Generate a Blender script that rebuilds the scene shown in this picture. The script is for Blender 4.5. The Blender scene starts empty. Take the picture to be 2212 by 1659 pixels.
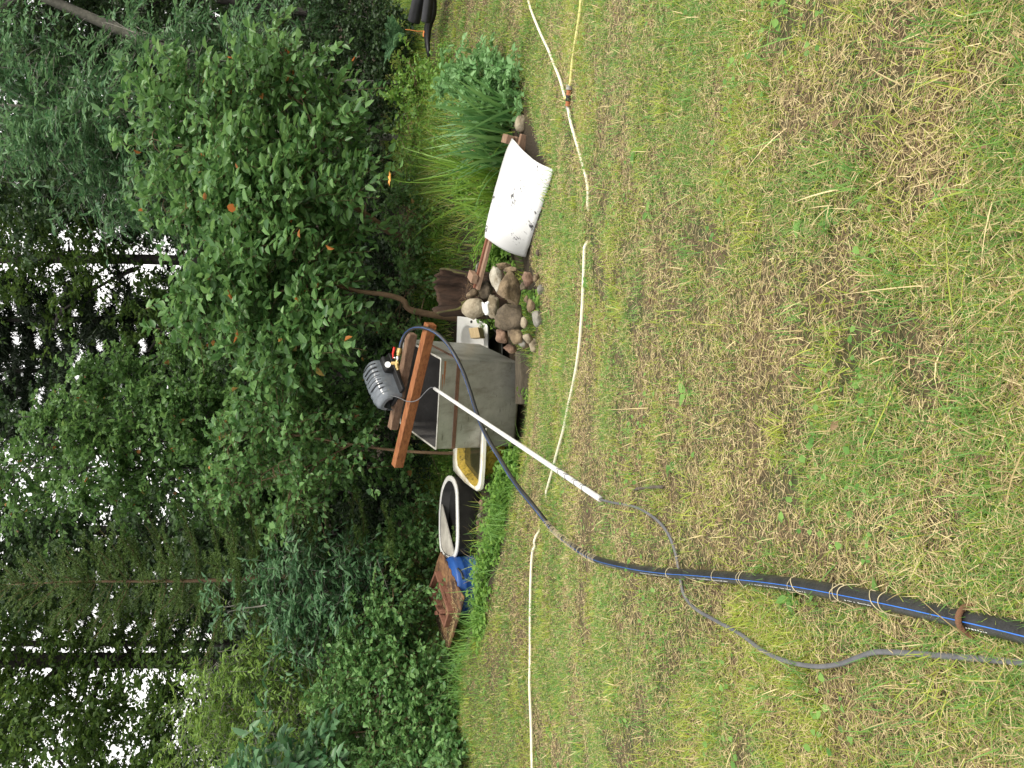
import bpy, bmesh, math, random
import numpy as np
from mathutils import Vector, Matrix, noise

scene = bpy.context.scene
COL = scene.collection
rad = math.radians
random.seed(7)

# ------------------------------------------------------------------ camera
PITCH = rad(20.0); H = 1.03; FPX = 1736.3
CAM = np.array([0.0, 0.0, H])
FW = np.array([0.0, math.cos(PITCH), -math.sin(PITCH)])
UP = np.array([0.0, math.sin(PITCH), math.cos(PITCH)])
RT = np.array([1.0, 0.0, 0.0])
cd = bpy.data.cameras.new('camera'); cam = bpy.data.objects.new('camera', cd); COL.objects.link(cam)
cd.sensor_width = 36.0; cd.lens = 28.26; cd.clip_start = 0.05; cd.clip_end = 3000
# the phone was held on its side: the picture's left is the scene's up
M = Matrix(((-UP[0], RT[0], -FW[0], CAM[0]), (-UP[1], RT[1], -FW[1], CAM[1]), (-UP[2], RT[2], -FW[2], CAM[2]), (0, 0, 0, 1)))
cam.matrix_world = M
scene.camera = cam

# ------------------------------------------------------------------ sky, sun, exposure
SUN_EL, SUN_ROT = rad(58), rad(125)
world = bpy.data.worlds.new('World'); scene.world = world; world.use_nodes = True
nt = world.node_tree; nt.nodes.clear()
sky = nt.nodes.new('ShaderNodeTexSky'); sky.sky_type = 'NISHITA'; sky.sun_disc = False
sky.sun_elevation = SUN_EL; sky.sun_rotation = SUN_ROT; sky.dust_density = 1.5; sky.air_density = 1.0
hsv = nt.nodes.new('ShaderNodeHueSaturation'); hsv.inputs['Saturation'].default_value = 0.18
bg = nt.nodes.new('ShaderNodeBackground'); bg.inputs['Strength'].default_value = 0.13
wo = nt.nodes.new('ShaderNodeOutputWorld')
ovc = nt.nodes.new('ShaderNodeMix'); ovc.data_type = 'RGBA'; ovc.inputs['Factor'].default_value = .6; ovc.inputs['B'].default_value = (9.6, 9.3, 8.9, 1)
nt.links.new(sky.outputs[0], hsv.inputs['Color']); nt.links.new(hsv.outputs[0], ovc.inputs['A']); nt.links.new(ovc.outputs['Result'], bg.inputs['Color']); nt.links.new(bg.outputs[0], wo.inputs['Surface'])
sd = bpy.data.lights.new('sun', 'SUN'); sd.energy = 1.5; sd.angle = rad(14); sd.color = (1.0, 0.93, 0.80)
sun = bpy.data.objects.new('sun', sd); COL.objects.link(sun)
sdir = Vector((math.sin(SUN_ROT) * math.cos(SUN_EL), math.cos(SUN_ROT) * math.cos(SUN_EL), math.sin(SUN_EL)))
sun.rotation_euler = sdir.to_track_quat('Z', 'Y').to_euler()
scene.view_settings.view_transform = 'Standard'; scene.view_settings.look = 'None'
scene.view_settings.exposure = 0.92; scene.view_settings.gamma = 1.0
scene.cycles.max_bounces = 6; scene.cycles.diffuse_bounces = 3; scene.cycles.transmission_bounces = 4

# ------------------------------------------------------------------ geometry of the view
def ray(dx, dy):
    return FW + (829.5 - dy) / FPX * RT + (1106.0 - dx) / FPX * UP
def P(dx, dy, Z):
    return CAM + Z * ray(dx, dy)
def L(dx, dy, z):
    r = ray(dx, dy); return CAM + r * ((z - H) / r[2])
def nrm(v):
    v = np.asarray(v, float); return v / np.linalg.norm(v)

# ------------------------------------------------------------------ terrain
ZT = -1.86
_cp = []
for dx in (2600, 2212, 1800, 1500, 1350, 1270):
    for dy in (-500, -100, 300, 830, 1350, 1750, 2150):
        Z = 1614.4 / (dx - 920.4)
        if dx <= 1350 and dy >= 1350: Z *= 0.95
        _cp.append(P(dx, dy, Z))
for a in [(1152, 1600, 5.9), (1152, 1300, 6.1), (1155, 2000, 5.9), (1090, 1600, 6.6), (1050, 1640, 7.1), (1000, 1640, 7.8), (1000, 1450, 7.9),
          (1060, 1300, 7.25), (1100, 1180, 7.0), (1000, 2000, 7.8), (1200, 1000, 5.75), (1136, 985, 7.35),  (1200, 600, 5.75), (1200, 300, 5.7), (1146, 860, 7.7),
          (1150, 700, 7.1), (1165, 520, 6.5), (1195, 350, 5.85), (1145, 0, 6.6), (1145, -400, 6.6), (1150, 200, 6.7), (1050, 50, 8.3),
          (1000, 60, 9.2), (945, 20, 10.2), (950, -400, 10.2), (1000, -400, 9.0), (1110, 280, 7.2), (960, 300, 9.3), (935, 400, 9.9), (945, 620, 9.6)]:
    _cp.append(P(*a))
for a in [(1040, 1110, 8.35), (1036, 1190, 8.2)]: _cp.append(P(*a))
for p in [(.2, 7.5, ZT - .01), (-.65, 7.77, ZT - .02), (.44, 8.26, ZT), (-.4, 8.4, ZT), (-1.35, 8.8, -1.62), (-2.17, 8.35, -1.62), (-2.9, 8.9, -1.55), (-3.6, 9.2, -1.5), (0.8, 8.3, ZT), (1.0, 7.7, ZT + .08), (1.6, 8.0, -1.7)]:
    _cp.append(np.array(p))
for x in (-9, -5, -2, 0, 2, 5, 9):
    _cp.append(np.array([x, 11.5, -1.6])); _cp.append(np.array([x, 14.5, -1.85]))
_cp = np.array(_cp)
def _phi(r2): return 0.5 * r2 * np.log(r2 + 1e-9)
_n = len(_cp); _XY = _cp[:, :2]
_K = _phi(((_XY[:, None] - _XY[None]) ** 2).sum(-1)) + np.eye(_n) * 0.03
_Pm = np.c_[np.ones(_n), _XY]
_A = np.block([[_K, _Pm], [_Pm.T, np.zeros((3, 3))]])
_w = np.linalg.solve(_A, np.r_[_cp[:, 2], 0, 0, 0])
def sstep(a, b, x):
    t = np.clip((x - a) / (b - a), 0, 1); return t * t * (3 - 2 * t)
def gz(x, y):
    x = np.atleast_1d(np.asarray(x, float)); y = np.atleast_1d(np.asarray(y, float))
    out = np.empty(len(x))
    for i in range(0, len(x), 20000):
        q = np.c_[np.clip(x[i:i + 20000], -8.5, 8.5), np.clip(y[i:i + 20000], .5, 14.4)]
        out[i:i + 20000] = _phi(((q[:, None] - _XY[None]) ** 2).sum(-1)) @ _w[:_n] + _w[_n] + q @ _w[_n + 1:]
    out += np.where(y < .5, (.5 - y) * .2475 * np.clip((y + 30) / 30, 0.2, 1), 0)
    out -= np.clip(y - 14.4, 0, 60) * .06
    return out
def g1(x, y): return float(gz(x, y)[0])
def G(dx, dy, lift=0.0):
    r = ray(dx, dy); t = np.linspace(0.8, 30, 1200); pts = CAM + t[:, None] * r
    d = pts[:, 2] - gz(pts[:, 0], pts[:, 1]) - lift
    k = int(np.argmax(d < 0)) or len(t) - 1
    f = d[k - 1] / (d[k - 1] - d[k]); tt = t[k - 1] + f * (t[k] - t[k - 1])
    return CAM + tt * r

# smooth value noise, vectorised
def vnoise(x, y, s, seed=0):
    x = np.asarray(x) / s; y = np.asarray(y) / s
    xi = np.floor(x).astype(np.int64); yi = np.floor(y).astype(np.int64); fx = x - xi; fy = y - yi
    def h(a, b):
        n = (a * 374761393 + b * 668265263 + seed * 1442695041) & 0x7fffffff
        n = ((n ^ (n >> 13)) * 1274126177) & 0x7fffffff
        return ((n ^ (n >> 16)) & 0xffff) / 65535.0
    fx = fx * fx * (3 - 2 * fx); fy = fy * fy * (3 - 2 * fy)
    return (h(xi, yi) * (1 - fx) + h(xi + 1, yi) * fx) * (1 - fy) + (h(xi, yi + 1) * (1 - fx) + h(xi + 1, yi + 1) * fx) * fy

# ------------------------------------------------------------------ materials
def new_mat(name):
    m = bpy.data.materials.new(name); m.use_nodes = True
    n = m.node_tree; b = n.nodes['Principled BSDF']; return m, n, b
def rgb(c): return (c[0], c[1], c[2], 1.0)
def mat(name, c1, c2=None, scale=8.0, rough=.7, bump=0.0, bscale=40.0, metal=0.0, c3=None, scale3=2.0, thr3=(.55, .7), spec=.4, stretch=(1, 1, 1), detail=6):
    m, n, b = new_mat(name)
    b.inputs['Roughness'].default_value = rough; b.inputs['Metallic'].default_value = metal
    b.inputs['Specular IOR Level'].default_value = spec
    b.inputs['Base Color'].default_value = rgb(c1)
    tc = n.nodes.new('ShaderNodeTexCoord'); mp = n.nodes.new('ShaderNodeMapping'); mp.inputs['Scale'].default_value = stretch
    n.links.new(tc.outputs['Object'], mp.inputs['Vector'])
    last = None
    if c2 is not None:
        t = n.nodes.new('ShaderNodeTexNoise'); t.inputs['Scale'].default_value = scale; t.inputs['Detail'].default_value = detail; t.inputs['Roughness'].default_value = .65
        n.links.new(mp.outputs[0], t.inputs['Vector'])
        r = n.nodes.new('ShaderNodeValToRGB'); r.color_ramp.elements[0].position = .32; r.color_ramp.elements[1].position = .68
        r.color_ramp.elements[0].color = rgb(c1); r.color_ramp.elements[1].color = rgb(c2)
        n.links.new(t.outputs['Fac'], r.inputs['Fac']); last = r.outputs[0]
    if c3 is not None:
        t = n.nodes.new('ShaderNodeTexNoise'); t.inputs['Scale'].default_value = scale3; t.inputs['Detail'].default_value = 8; t.inputs['Roughness'].default_value = .7
        n.links.new(mp.outputs[0], t.inputs['Vector'])
        r = n.nodes.new('ShaderNodeValToRGB'); r.color_ramp.elements[0].position = thr3[0]; r.color_ramp.elements[1].position = thr3[1]
        n.links.new(t.outputs['Fac'], r.inputs['Fac'])
        mx = n.nodes.new('ShaderNodeMix'); mx.data_type = 'RGBA'
        n.links.new(r.outputs[0], mx.inputs['Factor'])
        if last is not None: n.links.new(last, mx.inputs['A'])
        else: mx.inputs['A'].default_value = rgb(c1)
        mx.inputs['B'].default_value = rgb(c3); last = mx.outputs['Result']
    if last is not None: n.links.new(last, b.inputs['Base Color'])
    if bump > 0:
        t = n.nodes.new('ShaderNodeTexNoise'); t.inputs['Scale'].default_value = bscale; t.inputs['Detail'].default_value = 6
        n.links.new(mp.outputs[0], t.inputs['Vector'])
        bp = n.nodes.new('ShaderNodeBump'); bp.inputs['Strength'].default_value = bump; bp.inputs['Distance'].default_value = .02
        n.links.new(t.outputs['Fac'], bp.inputs['Height']); n.links.new(bp.outputs[0], b.inputs['Normal'])
    return m
def leaf_mat(name, a, b_, trans=.35, rough=.45, c=None, spec=.35):
    """leaf colour differs from leaf to leaf; light shines through."""
    m, n, b = new_mat(name)
    g = n.nodes.new('ShaderNodeNewGeometry')
    r = n.nodes.new('ShaderNodeValToRGB')
    r.color_ramp.elements[0].color = rgb(a); r.color_ramp.elements[1].color = rgb(b_)
    if c is not None:
        e = r.color_ramp.elements.new(.992); e.color = rgb(b_); r.color_ramp.elements[-1].color = rgb(c); r.color_ramp.elements[-1].position = .995
    n.links.new(g.outputs['Random Per Island'], r.inputs['Fac'])
    n.links.new(r.outputs[0], b.inputs['Base Color']); b.inputs['Roughness'].default_value = rough; b.inputs['Specular IOR Level'].default_value = spec
    tr = n.nodes.new('ShaderNodeBsdfTranslucent'); n.links.new(r.outputs[0], tr.inputs['Color'])
    hs = n.nodes.new('ShaderNodeHueSaturation'); hs.inputs['Value'].default_value = 1.5; hs.inputs['Hue'].default_value = .485
    n.links.new(r.outputs[0], hs.inputs['Color']); n.links.new(hs.outputs[0], tr.inputs['Color'])
    mx = n.nodes.new('ShaderNodeMixShader'); mx.inputs[0].default_value = trans
    n.links.new(b.outputs[0], mx.inputs[1]); n.links.new(tr.outputs[0], mx.inputs[2])
    n.links.new(mx.outputs[0], n.nodes['Material Output'].inputs['Surface'])
    return m

# ------------------------------------------------------------------ objects
def tag(o, label=None, cat=None, group=None, kind=None):
    if label: o['label'] = label
    if cat: o['category'] = cat
    if group: o['group'] = group
    if kind: o['kind'] = kind
    return o
ROOTLOC = {}
def link(name, me, mats, parent=None, smooth=False, bevel=0):
    o = bpy.data.objects.new(name, me); COL.objects.link(o)
    for m in (mats if isinstance(mats, (list, tuple)) else [mats]): me.materials.append(m)
    if smooth: me.polygons.foreach_set('use_smooth', np.ones(len(me.polygons), bool))
    if parent is not None:
        o.parent = parent
        if parent.name in ROOTLOC: o.matrix_parent_inverse = Matrix.Translation(-ROOTLOC[parent.name])
    if bevel:
        b = o.modifiers.new('bevel', 'BEVEL'); b.width = bevel; b.segments = 2; b.limit_method = 'ANGLE'; b.angle_limit = rad(40)
    return o
def root(name, label, cat, loc, group=None):
    o = bpy.data.objects.new(name, None); COL.objects.link(o); o.location = [float(v) for v in loc]; o.empty_display_size = .1
    ROOTLOC[o.name] = Vector(o.location)
    return tag(o, label, cat, group)
class MB:
    def __init__(s): s.v = []; s.f = []; s.m = []
    def add(s, vs, fs, mi=0):
        k = len(s.v); s.v.extend([tuple(map(float, v)) for v in vs])
        for f in fs: s.f.append(tuple(i + k for i in f)); s.m.append(mi)
        return s
    def box(s, o, a, b, c, mi=0):
        o, a, b, c = [np.asarray(q, float) for q in (o, a, b, c)]
        vs = [o, o + a, o + a + b, o + b, o + c, o + a + c, o + a + b + c, o + b + c]
        fs = [(0, 3, 2, 1), (4, 5, 6, 7), (0, 1, 5, 4), (1, 2, 6, 5), (2, 3, 7, 6), (3, 0, 4, 7)]
        if np.dot(np.cross(a, b), c) < 0: fs = [f[::-1] for f in fs]
        return s.add(vs, fs, mi)
    def tube(s, pts, r, seg=10, mi=0, stripe=None, caps=True, up=(0, 0, 1)):
        pts = [np.asarray(p, float) for p in pts]; n = len(pts)
        rr = r if hasattr(r, '__len__') else [r] * n
        rings = []
        for i, p in enumerate(pts):
            t = nrm(pts[min(i + 1, n - 1)] - pts[max(i - 1, 0)])
            if i == 0:
                u = np.asarray(up, float); u = u - t * np.dot(u, t)
                if np.linalg.norm(u) < 1e-3: u = np.cross(t, (1, 0.3, 0))
                u = nrm(u)
            else:
                u = nrm(u - t * np.dot(u, t))
            w = np.cross(t, u)
            rings.append([p + rr[i] * (math.cos(a) * u + math.sin(a) * w) for a in np.arange(seg) * 2 * math.pi / seg])
        k = len(s.v)
        for q in rings: s.v.extend([tuple(map(float, v)) for v in q])
        for i in range(n - 1):
            for j in range(seg):
                a = k + i * seg + j; b = k + i * seg + (j + 1) % seg
                s.f.append((a, b, b + seg, a + seg)); s.m.append(1 if stripe and j in stripe else mi)
        if caps:
            s.f.append(tuple(k + j for j in range(seg))[::-1]); s.m.append(mi)
            s.f.append(tuple(k + (n - 1) * seg + j for j in range(seg))); s.m.append(mi)
        return s
    def lathe(s, o, ax, prof, seg=24, mi=0):
        """prof: (distance along axis, radius)"""
        ax = nrm(ax); u = nrm(np.cross(ax, (0.3, 0.9, 0.2))); w = np.cross(ax, u); k = len(s.v); n = len(prof)
        for h, r in prof:
            for j in range(seg):
                a = 2 * math.pi * j / seg
                s.v.append(tuple(map(float, np.asarray(o) + ax * h + r * (math.cos(a) * u + math.sin(a) * w))))
        for i in range(n - 1):
            for j in range(seg):
                a = k + i * seg + j; b = k + i * seg + (j + 1) % seg
                s.f.append((a, b, b + seg, a + seg)); s.m.append(mi)
        s.f.append(tuple(k + j for j in range(seg))[::-1]); s.m.append(mi)
        s.f.append(tuple(k + (n - 1) * seg + j for j in range(seg))); s.m.append(mi)
        return s
    def mesh(s, name):
        me = bpy.data.meshes.new(name); me.from_pydata(s.v, [], s.f)
        me.polygons.foreach_set('material_index', s.m); me.update()
        return me
    def build(s, name, mats, parent=None, smooth=False, bevel=0):
        return link(name, s.mesh(name), mats, parent, smooth, bevel)
def spline(pts, n=8):
    pts = [np.asarray(p, float) for p in pts]; out = []
    q = [2 * pts[0] - pts[1]] + pts + [2 * pts[-1] - pts[-2]]
    for i in range(1, len(q) - 2):
        for j in range(n):
            t = j / n; a, b, c, d = q[i - 1], q[i], q[i + 1], q[i + 2]
            out.append(.5 * (2 * b + (c - a) * t + (2 * a - 5 * b + 4 * c - d) * t * t + (3 * b - a - 3 * c + d) * t ** 3))
    out.append(pts[-1]); return out
def raw_mesh(name, V, F, mi=None):
    """V (n,3), F (m,k) -> mesh"""
    me = bpy.data.meshes.new(name); F = np.asarray(F); m, k = F.shape
    me.vertices.add(len(V)); me.vertices.foreach_set('co', np.asarray(V, np.float32).ravel())
    me.loops.add(m * k); me.loops.foreach_set('vertex_index', F.astype(np.int32).ravel())
    me.polygons.add(m); me.polygons.foreach_set('loop_start', np.arange(m, dtype=np.int32) * k)
    try: me.polygons.foreach_set('loop_total', np.full(m, k, np.int32))
    except Exception: pass
    if mi is not None: me.polygons.foreach_set('material_index', np.asarray(mi, np.int32))
    me.update(calc_edges=True); me.validate(); return me

# ------------------------------------------------------------------ foliage generators
RNG = np.random.default_rng(11)
def unit(a): return a / (np.linalg.norm(a, axis=-1, keepdims=True) + 1e-9)
def leaf_geo(pos, d, n, Ln, Wd, fold=.22, droop=.18):
    """six-point leaf folded along the midrib"""
    d = unit(d); s = unit(np.cross(d, n)); n = np.cross(s, d)
    Ln = Ln[:, None]; Wd = Wd[:, None]; N = len(pos)
    V = np.empty((N, 6, 3))
    V[:, 0] = pos
    V[:, 1] = pos + d * Ln * .32 + s * Wd * .5 + n * Wd * fold
    V[:, 2] = pos + d * Ln * .68 + s * Wd * .38 + n * (Wd * fold * .8 - Ln * droop * .4)
    V[:, 3] = pos + d * Ln - n * Ln * droop
    V[:, 4] = pos + d * Ln * .68 - s * Wd * .38 + n * (Wd * fold * .8 - Ln * droop * .4)
    V[:, 5] = pos + d * Ln * .32 - s * Wd * .5 + n * Wd * fold
    k = np.arange(N)[:, None] * 6
    F = np.stack([k + [0, 1, 2, 3], k + [0, 3, 4, 5]], 1).reshape(-1, 4)
    return V.reshape(-1, 3), F
def stick_geo(p0, p1, r0, r1):
    t = unit(p1 - p0); u = unit(np.cross(t, np.array([.31, .2, .9]) + 0 * t)); w = np.cross(t, u); N = len(p0)
    V = np.empty((N, 6, 3))
    for j in range(3):
        a = 2 * math.pi * j / 3; o = math.cos(a) * u + math.sin(a) * w
        V[:, j] = p0 + o * np.reshape(r0, (-1, 1)); V[:, 3 + j] = p1 + o * np.reshape(r1, (-1, 1))
    k = np.arange(N)[:, None] * 6
    F = np.stack([k + [0, 1, 4, 3], k + [1, 2, 5, 4], k + [2, 0, 3, 5]], 1).reshape(-1, 4)
    return V.reshape(-1, 3), F
def blade_geo(base, az, lean, curve, Ln, Wd, K=3, twist=None, taper=1.6):
    """ribbons: angle from the vertical grows from lean by curve along the length"""
    N = len(base); c, s = np.cos(az), np.sin(az)
    side = np.stack([-s, c, 0 * s], 1)
    if twist is not None: side = unit(side * np.cos(twist)[:, None] + np.stack([c, s, 0 * s], 1) * np.sin(twist)[:, None])
    V = np.empty((N, 2 * (K + 1), 3)); p = base.copy()
    for i in range(K + 1):
        f = i / K; w = Wd * (1 - f ** taper) * .5 + Wd * .02
        V[:, 2 * i] = p - side * w[:, None]; V[:, 2 * i + 1] = p + side * w[:, None]
        th = lean + curve * (f + .5 / K)
        p = p + np.stack([np.sin(th) * c, np.sin(th) * s, np.cos(th)], 1) * (Ln / K)[:, None]
    k = np.arange(N)[:, None] * 2 * (K + 1)
    F = np.stack([k + [2 * i, 2 * i + 1, 2 * i + 3, 2 * i + 2] for i in range(K)], 1).reshape(-1, 4)
    return V.reshape(-1, 3), F
class Geo:
    def __init__(s): s.V = []; s.F = []; s.M = []; s.n = 0
    def add(s, VF, mi=0):
        V, F = VF; s.V.append(V); s.F.append(F + s.n); s.n += len(V)
        s.M.append(np.full(len(F), mi) if np.isscalar(mi) else mi)
    def build(s, name, mats, parent=None, smooth=False):
        return link(name, raw_mesh(name, np.concatenate(s.V), np.concatenate(s.F), np.concatenate(s.M)), mats, parent, smooth)
def rnd(n, a, b): return RNG.uniform(a, b, n)
def gauss(n, s=1.0): return RNG.normal(0, s, (n, 3))
def foliage(blobs, leafL, leafW, twig=.22, nl=9, kind='alt', droop=.25, upbias=.35, bias=.55, flat=.6):
    """leafy twigs spread through ellipsoids; blob = (centre, (rx, ry, rz), number of twigs)"""
    g = Geo(); st = Geo()
    for c, r, n in blobs:
        n = int(n); c = np.asarray(c, float)
        nc = max(2, n // 6); idx = RNG.integers(0, nc, n)
        d = unit(gauss(nc)); u = RNG.uniform(0, 1, (nc, 1)); k = bias + (1 - bias) * u ** .6
        o = (c + d * np.asarray(r) * k * rnd(nc, .75, 1.15)[:, None])[idx] + gauss(n, .34 * twig) * np.array([1, 1, .8]); d = d[idx]
        td = unit(d * .75 + gauss(n, .45) + np.array([0, 0, upbias])); tl = twig * rnd(n, .6, 1.45)
        sag = np.zeros((n, 3)); sag[:, 2] = -droop * tl
        e = o + td * tl[:, None] + sag
        st.add(stick_geo(o, e, np.full(n, .0032), np.full(n, .0014)), 0)
        if kind == 'alt':
            for i in range(nl):
                f = (i + .6) / nl; sd_ = 1 if i % 2 else -1
                q = o + td * (tl * f)[:, None] + sag * f * f
                side = unit(np.cross(td, np.array([0, 0, 1.0])) + gauss(n, .25)) * sd_
                ld = unit(td * .55 + side * .85 + gauss(n, .22) + np.array([0, 0, -.12]))
                nn = unit(np.array([0, 0, 1.0]) * flat + gauss(n, .42))
                sc = rnd(n, .5, 1.2)
                g.add(leaf_geo(q, ld, nn, leafL * sc, leafW * sc * rnd(n, .85, 1.15)))
        else:      # pinnate: pairs of leaflets along a rachis and one at its end
            for i in range(nl):
                f = .25 + .75 * (i // 2) / max(1, (nl - 1) // 2); sd_ = 0 if i == nl - 1 else (1 if i % 2 else -1)
                q = o + td * (tl * min(f, 1))[:, None] + sag * f * f
                side = unit(np.cross(td, np.array([0, 0, 1.0])) + gauss(n, .12)) * sd_
                ld = unit(td * (.55 if sd_ else 1) + side + gauss(n, .12) + np.array([0, 0, -.2]))
                nn = unit(np.array([0, 0, 1.0]) * .9 + d * .3 + gauss(n, .22))
                sc = rnd(n, .75, 1.1)
                g.add(leaf_geo(q, ld, nn, leafL * sc, leafW * sc))
    return g, st
def blob(dx, dy, Z, sx, sy, sz, n):
    """ellipsoid of half height sx and half width sy (picture units) at distance Z"""
    return (P(dx, dy, Z), (sy * Z / FPX, sz, sx * Z / FPX), n)
BARK = mat('bark', (.05, .04, .03), (.12, .10, .08), 14, .9, .5, 30, stretch=(1, 1, .3))
BARK_GREY = mat('bark_grey', (.12, .12, .10), (.28, .27, .23), 10, .9, .5, 25, c3=(.10, .14, .06), scale3=3)
BARK_BROWN = mat('bark_brown', (.09, .055, .03), (.17, .11, .06), 10, .8, .4, 30)
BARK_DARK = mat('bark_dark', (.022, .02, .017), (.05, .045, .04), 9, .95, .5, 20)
def plant_tree(name, label, cat, trunks, blobs, lm, bark, leafL, leafW, group=None, limbs=True, scatter_out=True, **kw):
    """tapered trunks with limbs reaching the leaf masses; trunk = (points, r0, r1)"""
    b = trunks[0][0][0]; r = root(name, label, cat, b, group)
    if scatter_out:
        ex = []
        for c, rr, n in blobs:
            for k in range(3):
                d = unit(gauss(1))[0]; ex.append((np.asarray(c) + d * np.asarray(rr) * random.uniform(.95, 1.6), tuple(np.asarray(rr) * random.uniform(.2, .45)), max(2, int(n * .09))))
        blobs = list(blobs) + ex; limb_n = len(blobs) - len(ex)
    else: limb_n = len(blobs)
    mb = MB(); alls = []
    for pts, r0, r1 in trunks:
        sp = spline(pts, 6); mb.tube(sp, np.linspace(r0, r1, len(sp)), 8); alls += sp
    A = np.array(alls)
    if limbs:
        for c, rr, n in blobs[:limb_n]:
            c = np.asarray(c); d = np.linalg.norm(A - c, axis=1) + np.maximum(0, A[:, 2] - c[2] + .15) * 3
            a = A[int(np.argmin(d))]
            mid = (a + c) / 2 + np.array([random.uniform(-.08, .08), random.uniform(-.08, .08), .06])
            sp = spline([a, mid, c], 5); r0 = max(.006, trunks[0][2] * .7)
            mb.tube(sp, np.linspace(r0, .004, len(sp)), 6)
            for k in range(4):
                e = c + np.asarray(rr) * np.array([random.uniform(-.75, .75) for _ in range(3)])
                sp = spline([sp[3] if k == 0 else c, (c + e) / 2 + np.array([0, 0, .03]), e], 3)
                mb.tube(sp, np.linspace(.006, .0025, len(sp)), 5)
    mb.build('trunk', bark, r, smooth=True)
    g, st = foliage(blobs, leafL, leafW, **kw)
    cr = g.build('crown', lm, r)
    tag(st.build('twigs', bark, r), kind='stuff')
    return r

# ================================================================== SETTING
SOIL = mat('lawn_soil', (.055, .04, .02), (.15, .108, .055), 26, .95, 1.0, 70, c3=(.05, .06, .018), scale3=5, thr3=(.45, .65))
def ground_sheet():
    xs = np.unique(np.r_[np.linspace(-6, 6, 121), np.linspace(-12, 12, 61), np.linspace(-60, 60, 41), -900, -400, -200, -110, 110, 200, 400, 900])
    ys = np.unique(np.r_[np.linspace(-1, 11, 141), np.linspace(11, 30, 39), np.linspace(30, 90, 21), -60, -20, -5, 140, 250, 500, 1500])
    X, Y = np.meshgrid(xs, ys); x = X.ravel(); y = Y.ravel()
    z = gz(x, y) + (vnoise(x, y, .35, 1) - .5) * .03 * (np.hypot(x, y) < 14)
    nx = len(xs); ny = len(ys); i = np.arange((nx - 1) * (ny - 1)); a = (i // (nx - 1)) * nx + i % (nx - 1)
    me = raw_mesh('ground', np.c_[x, y, z], np.stack([a, a + 1, a + nx + 1, a + nx], 1))
    at = me.attributes.new('litter', 'FLOAT', 'POINT'); at.data.foreach_set('value', sstep(-.05, .35, y - edge_y(x) + (vnoise(x, y, .4, 2) - .5) * .4).astype(np.float32))
    return tag(link('ground', me, SOIL, smooth=True), kind='structure')

_tn = SOIL.node_tree; _b = _tn.nodes['Principled BSDF']; _src = _b.inputs['Base Color'].links[0].from_socket
_a = _tn.nodes.new('ShaderNodeAttribute'); _a.attribute_name = 'litter'; _x = _tn.nodes.new('ShaderNodeMix'); _x.data_type = 'RGBA'
_t = _tn.nodes.new('ShaderNodeTexNoise'); _t.inputs['Scale'].default_value = 9; _t.inputs['Detail'].default_value = 8
_r = _tn.nodes.new('ShaderNodeValToRGB'); _r.color_ramp.elements[0].color = (.022, .017, .011, 1); _r.color_ramp.elements[1].color = (.07, .05, .03, 1)
_tn.links.new(_t.outputs['Fac'], _r.inputs[0]); _tn.links.new(_a.outputs['Fac'], _x.inputs['Factor']); _tn.links.new(_src, _x.inputs['A']); _tn.links.new(_r.outputs[0], _x.inputs['B']); _tn.links.new(_x.outputs['Result'], _b.inputs['Base Color'])

# lawn edge (far side), as y for each x
_edge = np.array([G(*e)[:2] for e in [(1000, 1800), (1000, 1640), (1000, 1450), (1060, 1300), (1095, 1190), (1108, 1080), (1122, 980), (1140, 860), (1160, 750), (1178, 660), (1147, 560), (1170, 474), (1194, 404),
                  (1199, 362), (1172, 318), (1150, 250), (1138, 175), (1085, 130), (955, 125), (948, 20), (948, -250)]])
_edge = _edge[np.argsort(_edge[:, 0])]
def edge_y(x): return np.interp(x, _edge[:, 0], _edge[:, 1])
ground_sheet()

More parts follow.
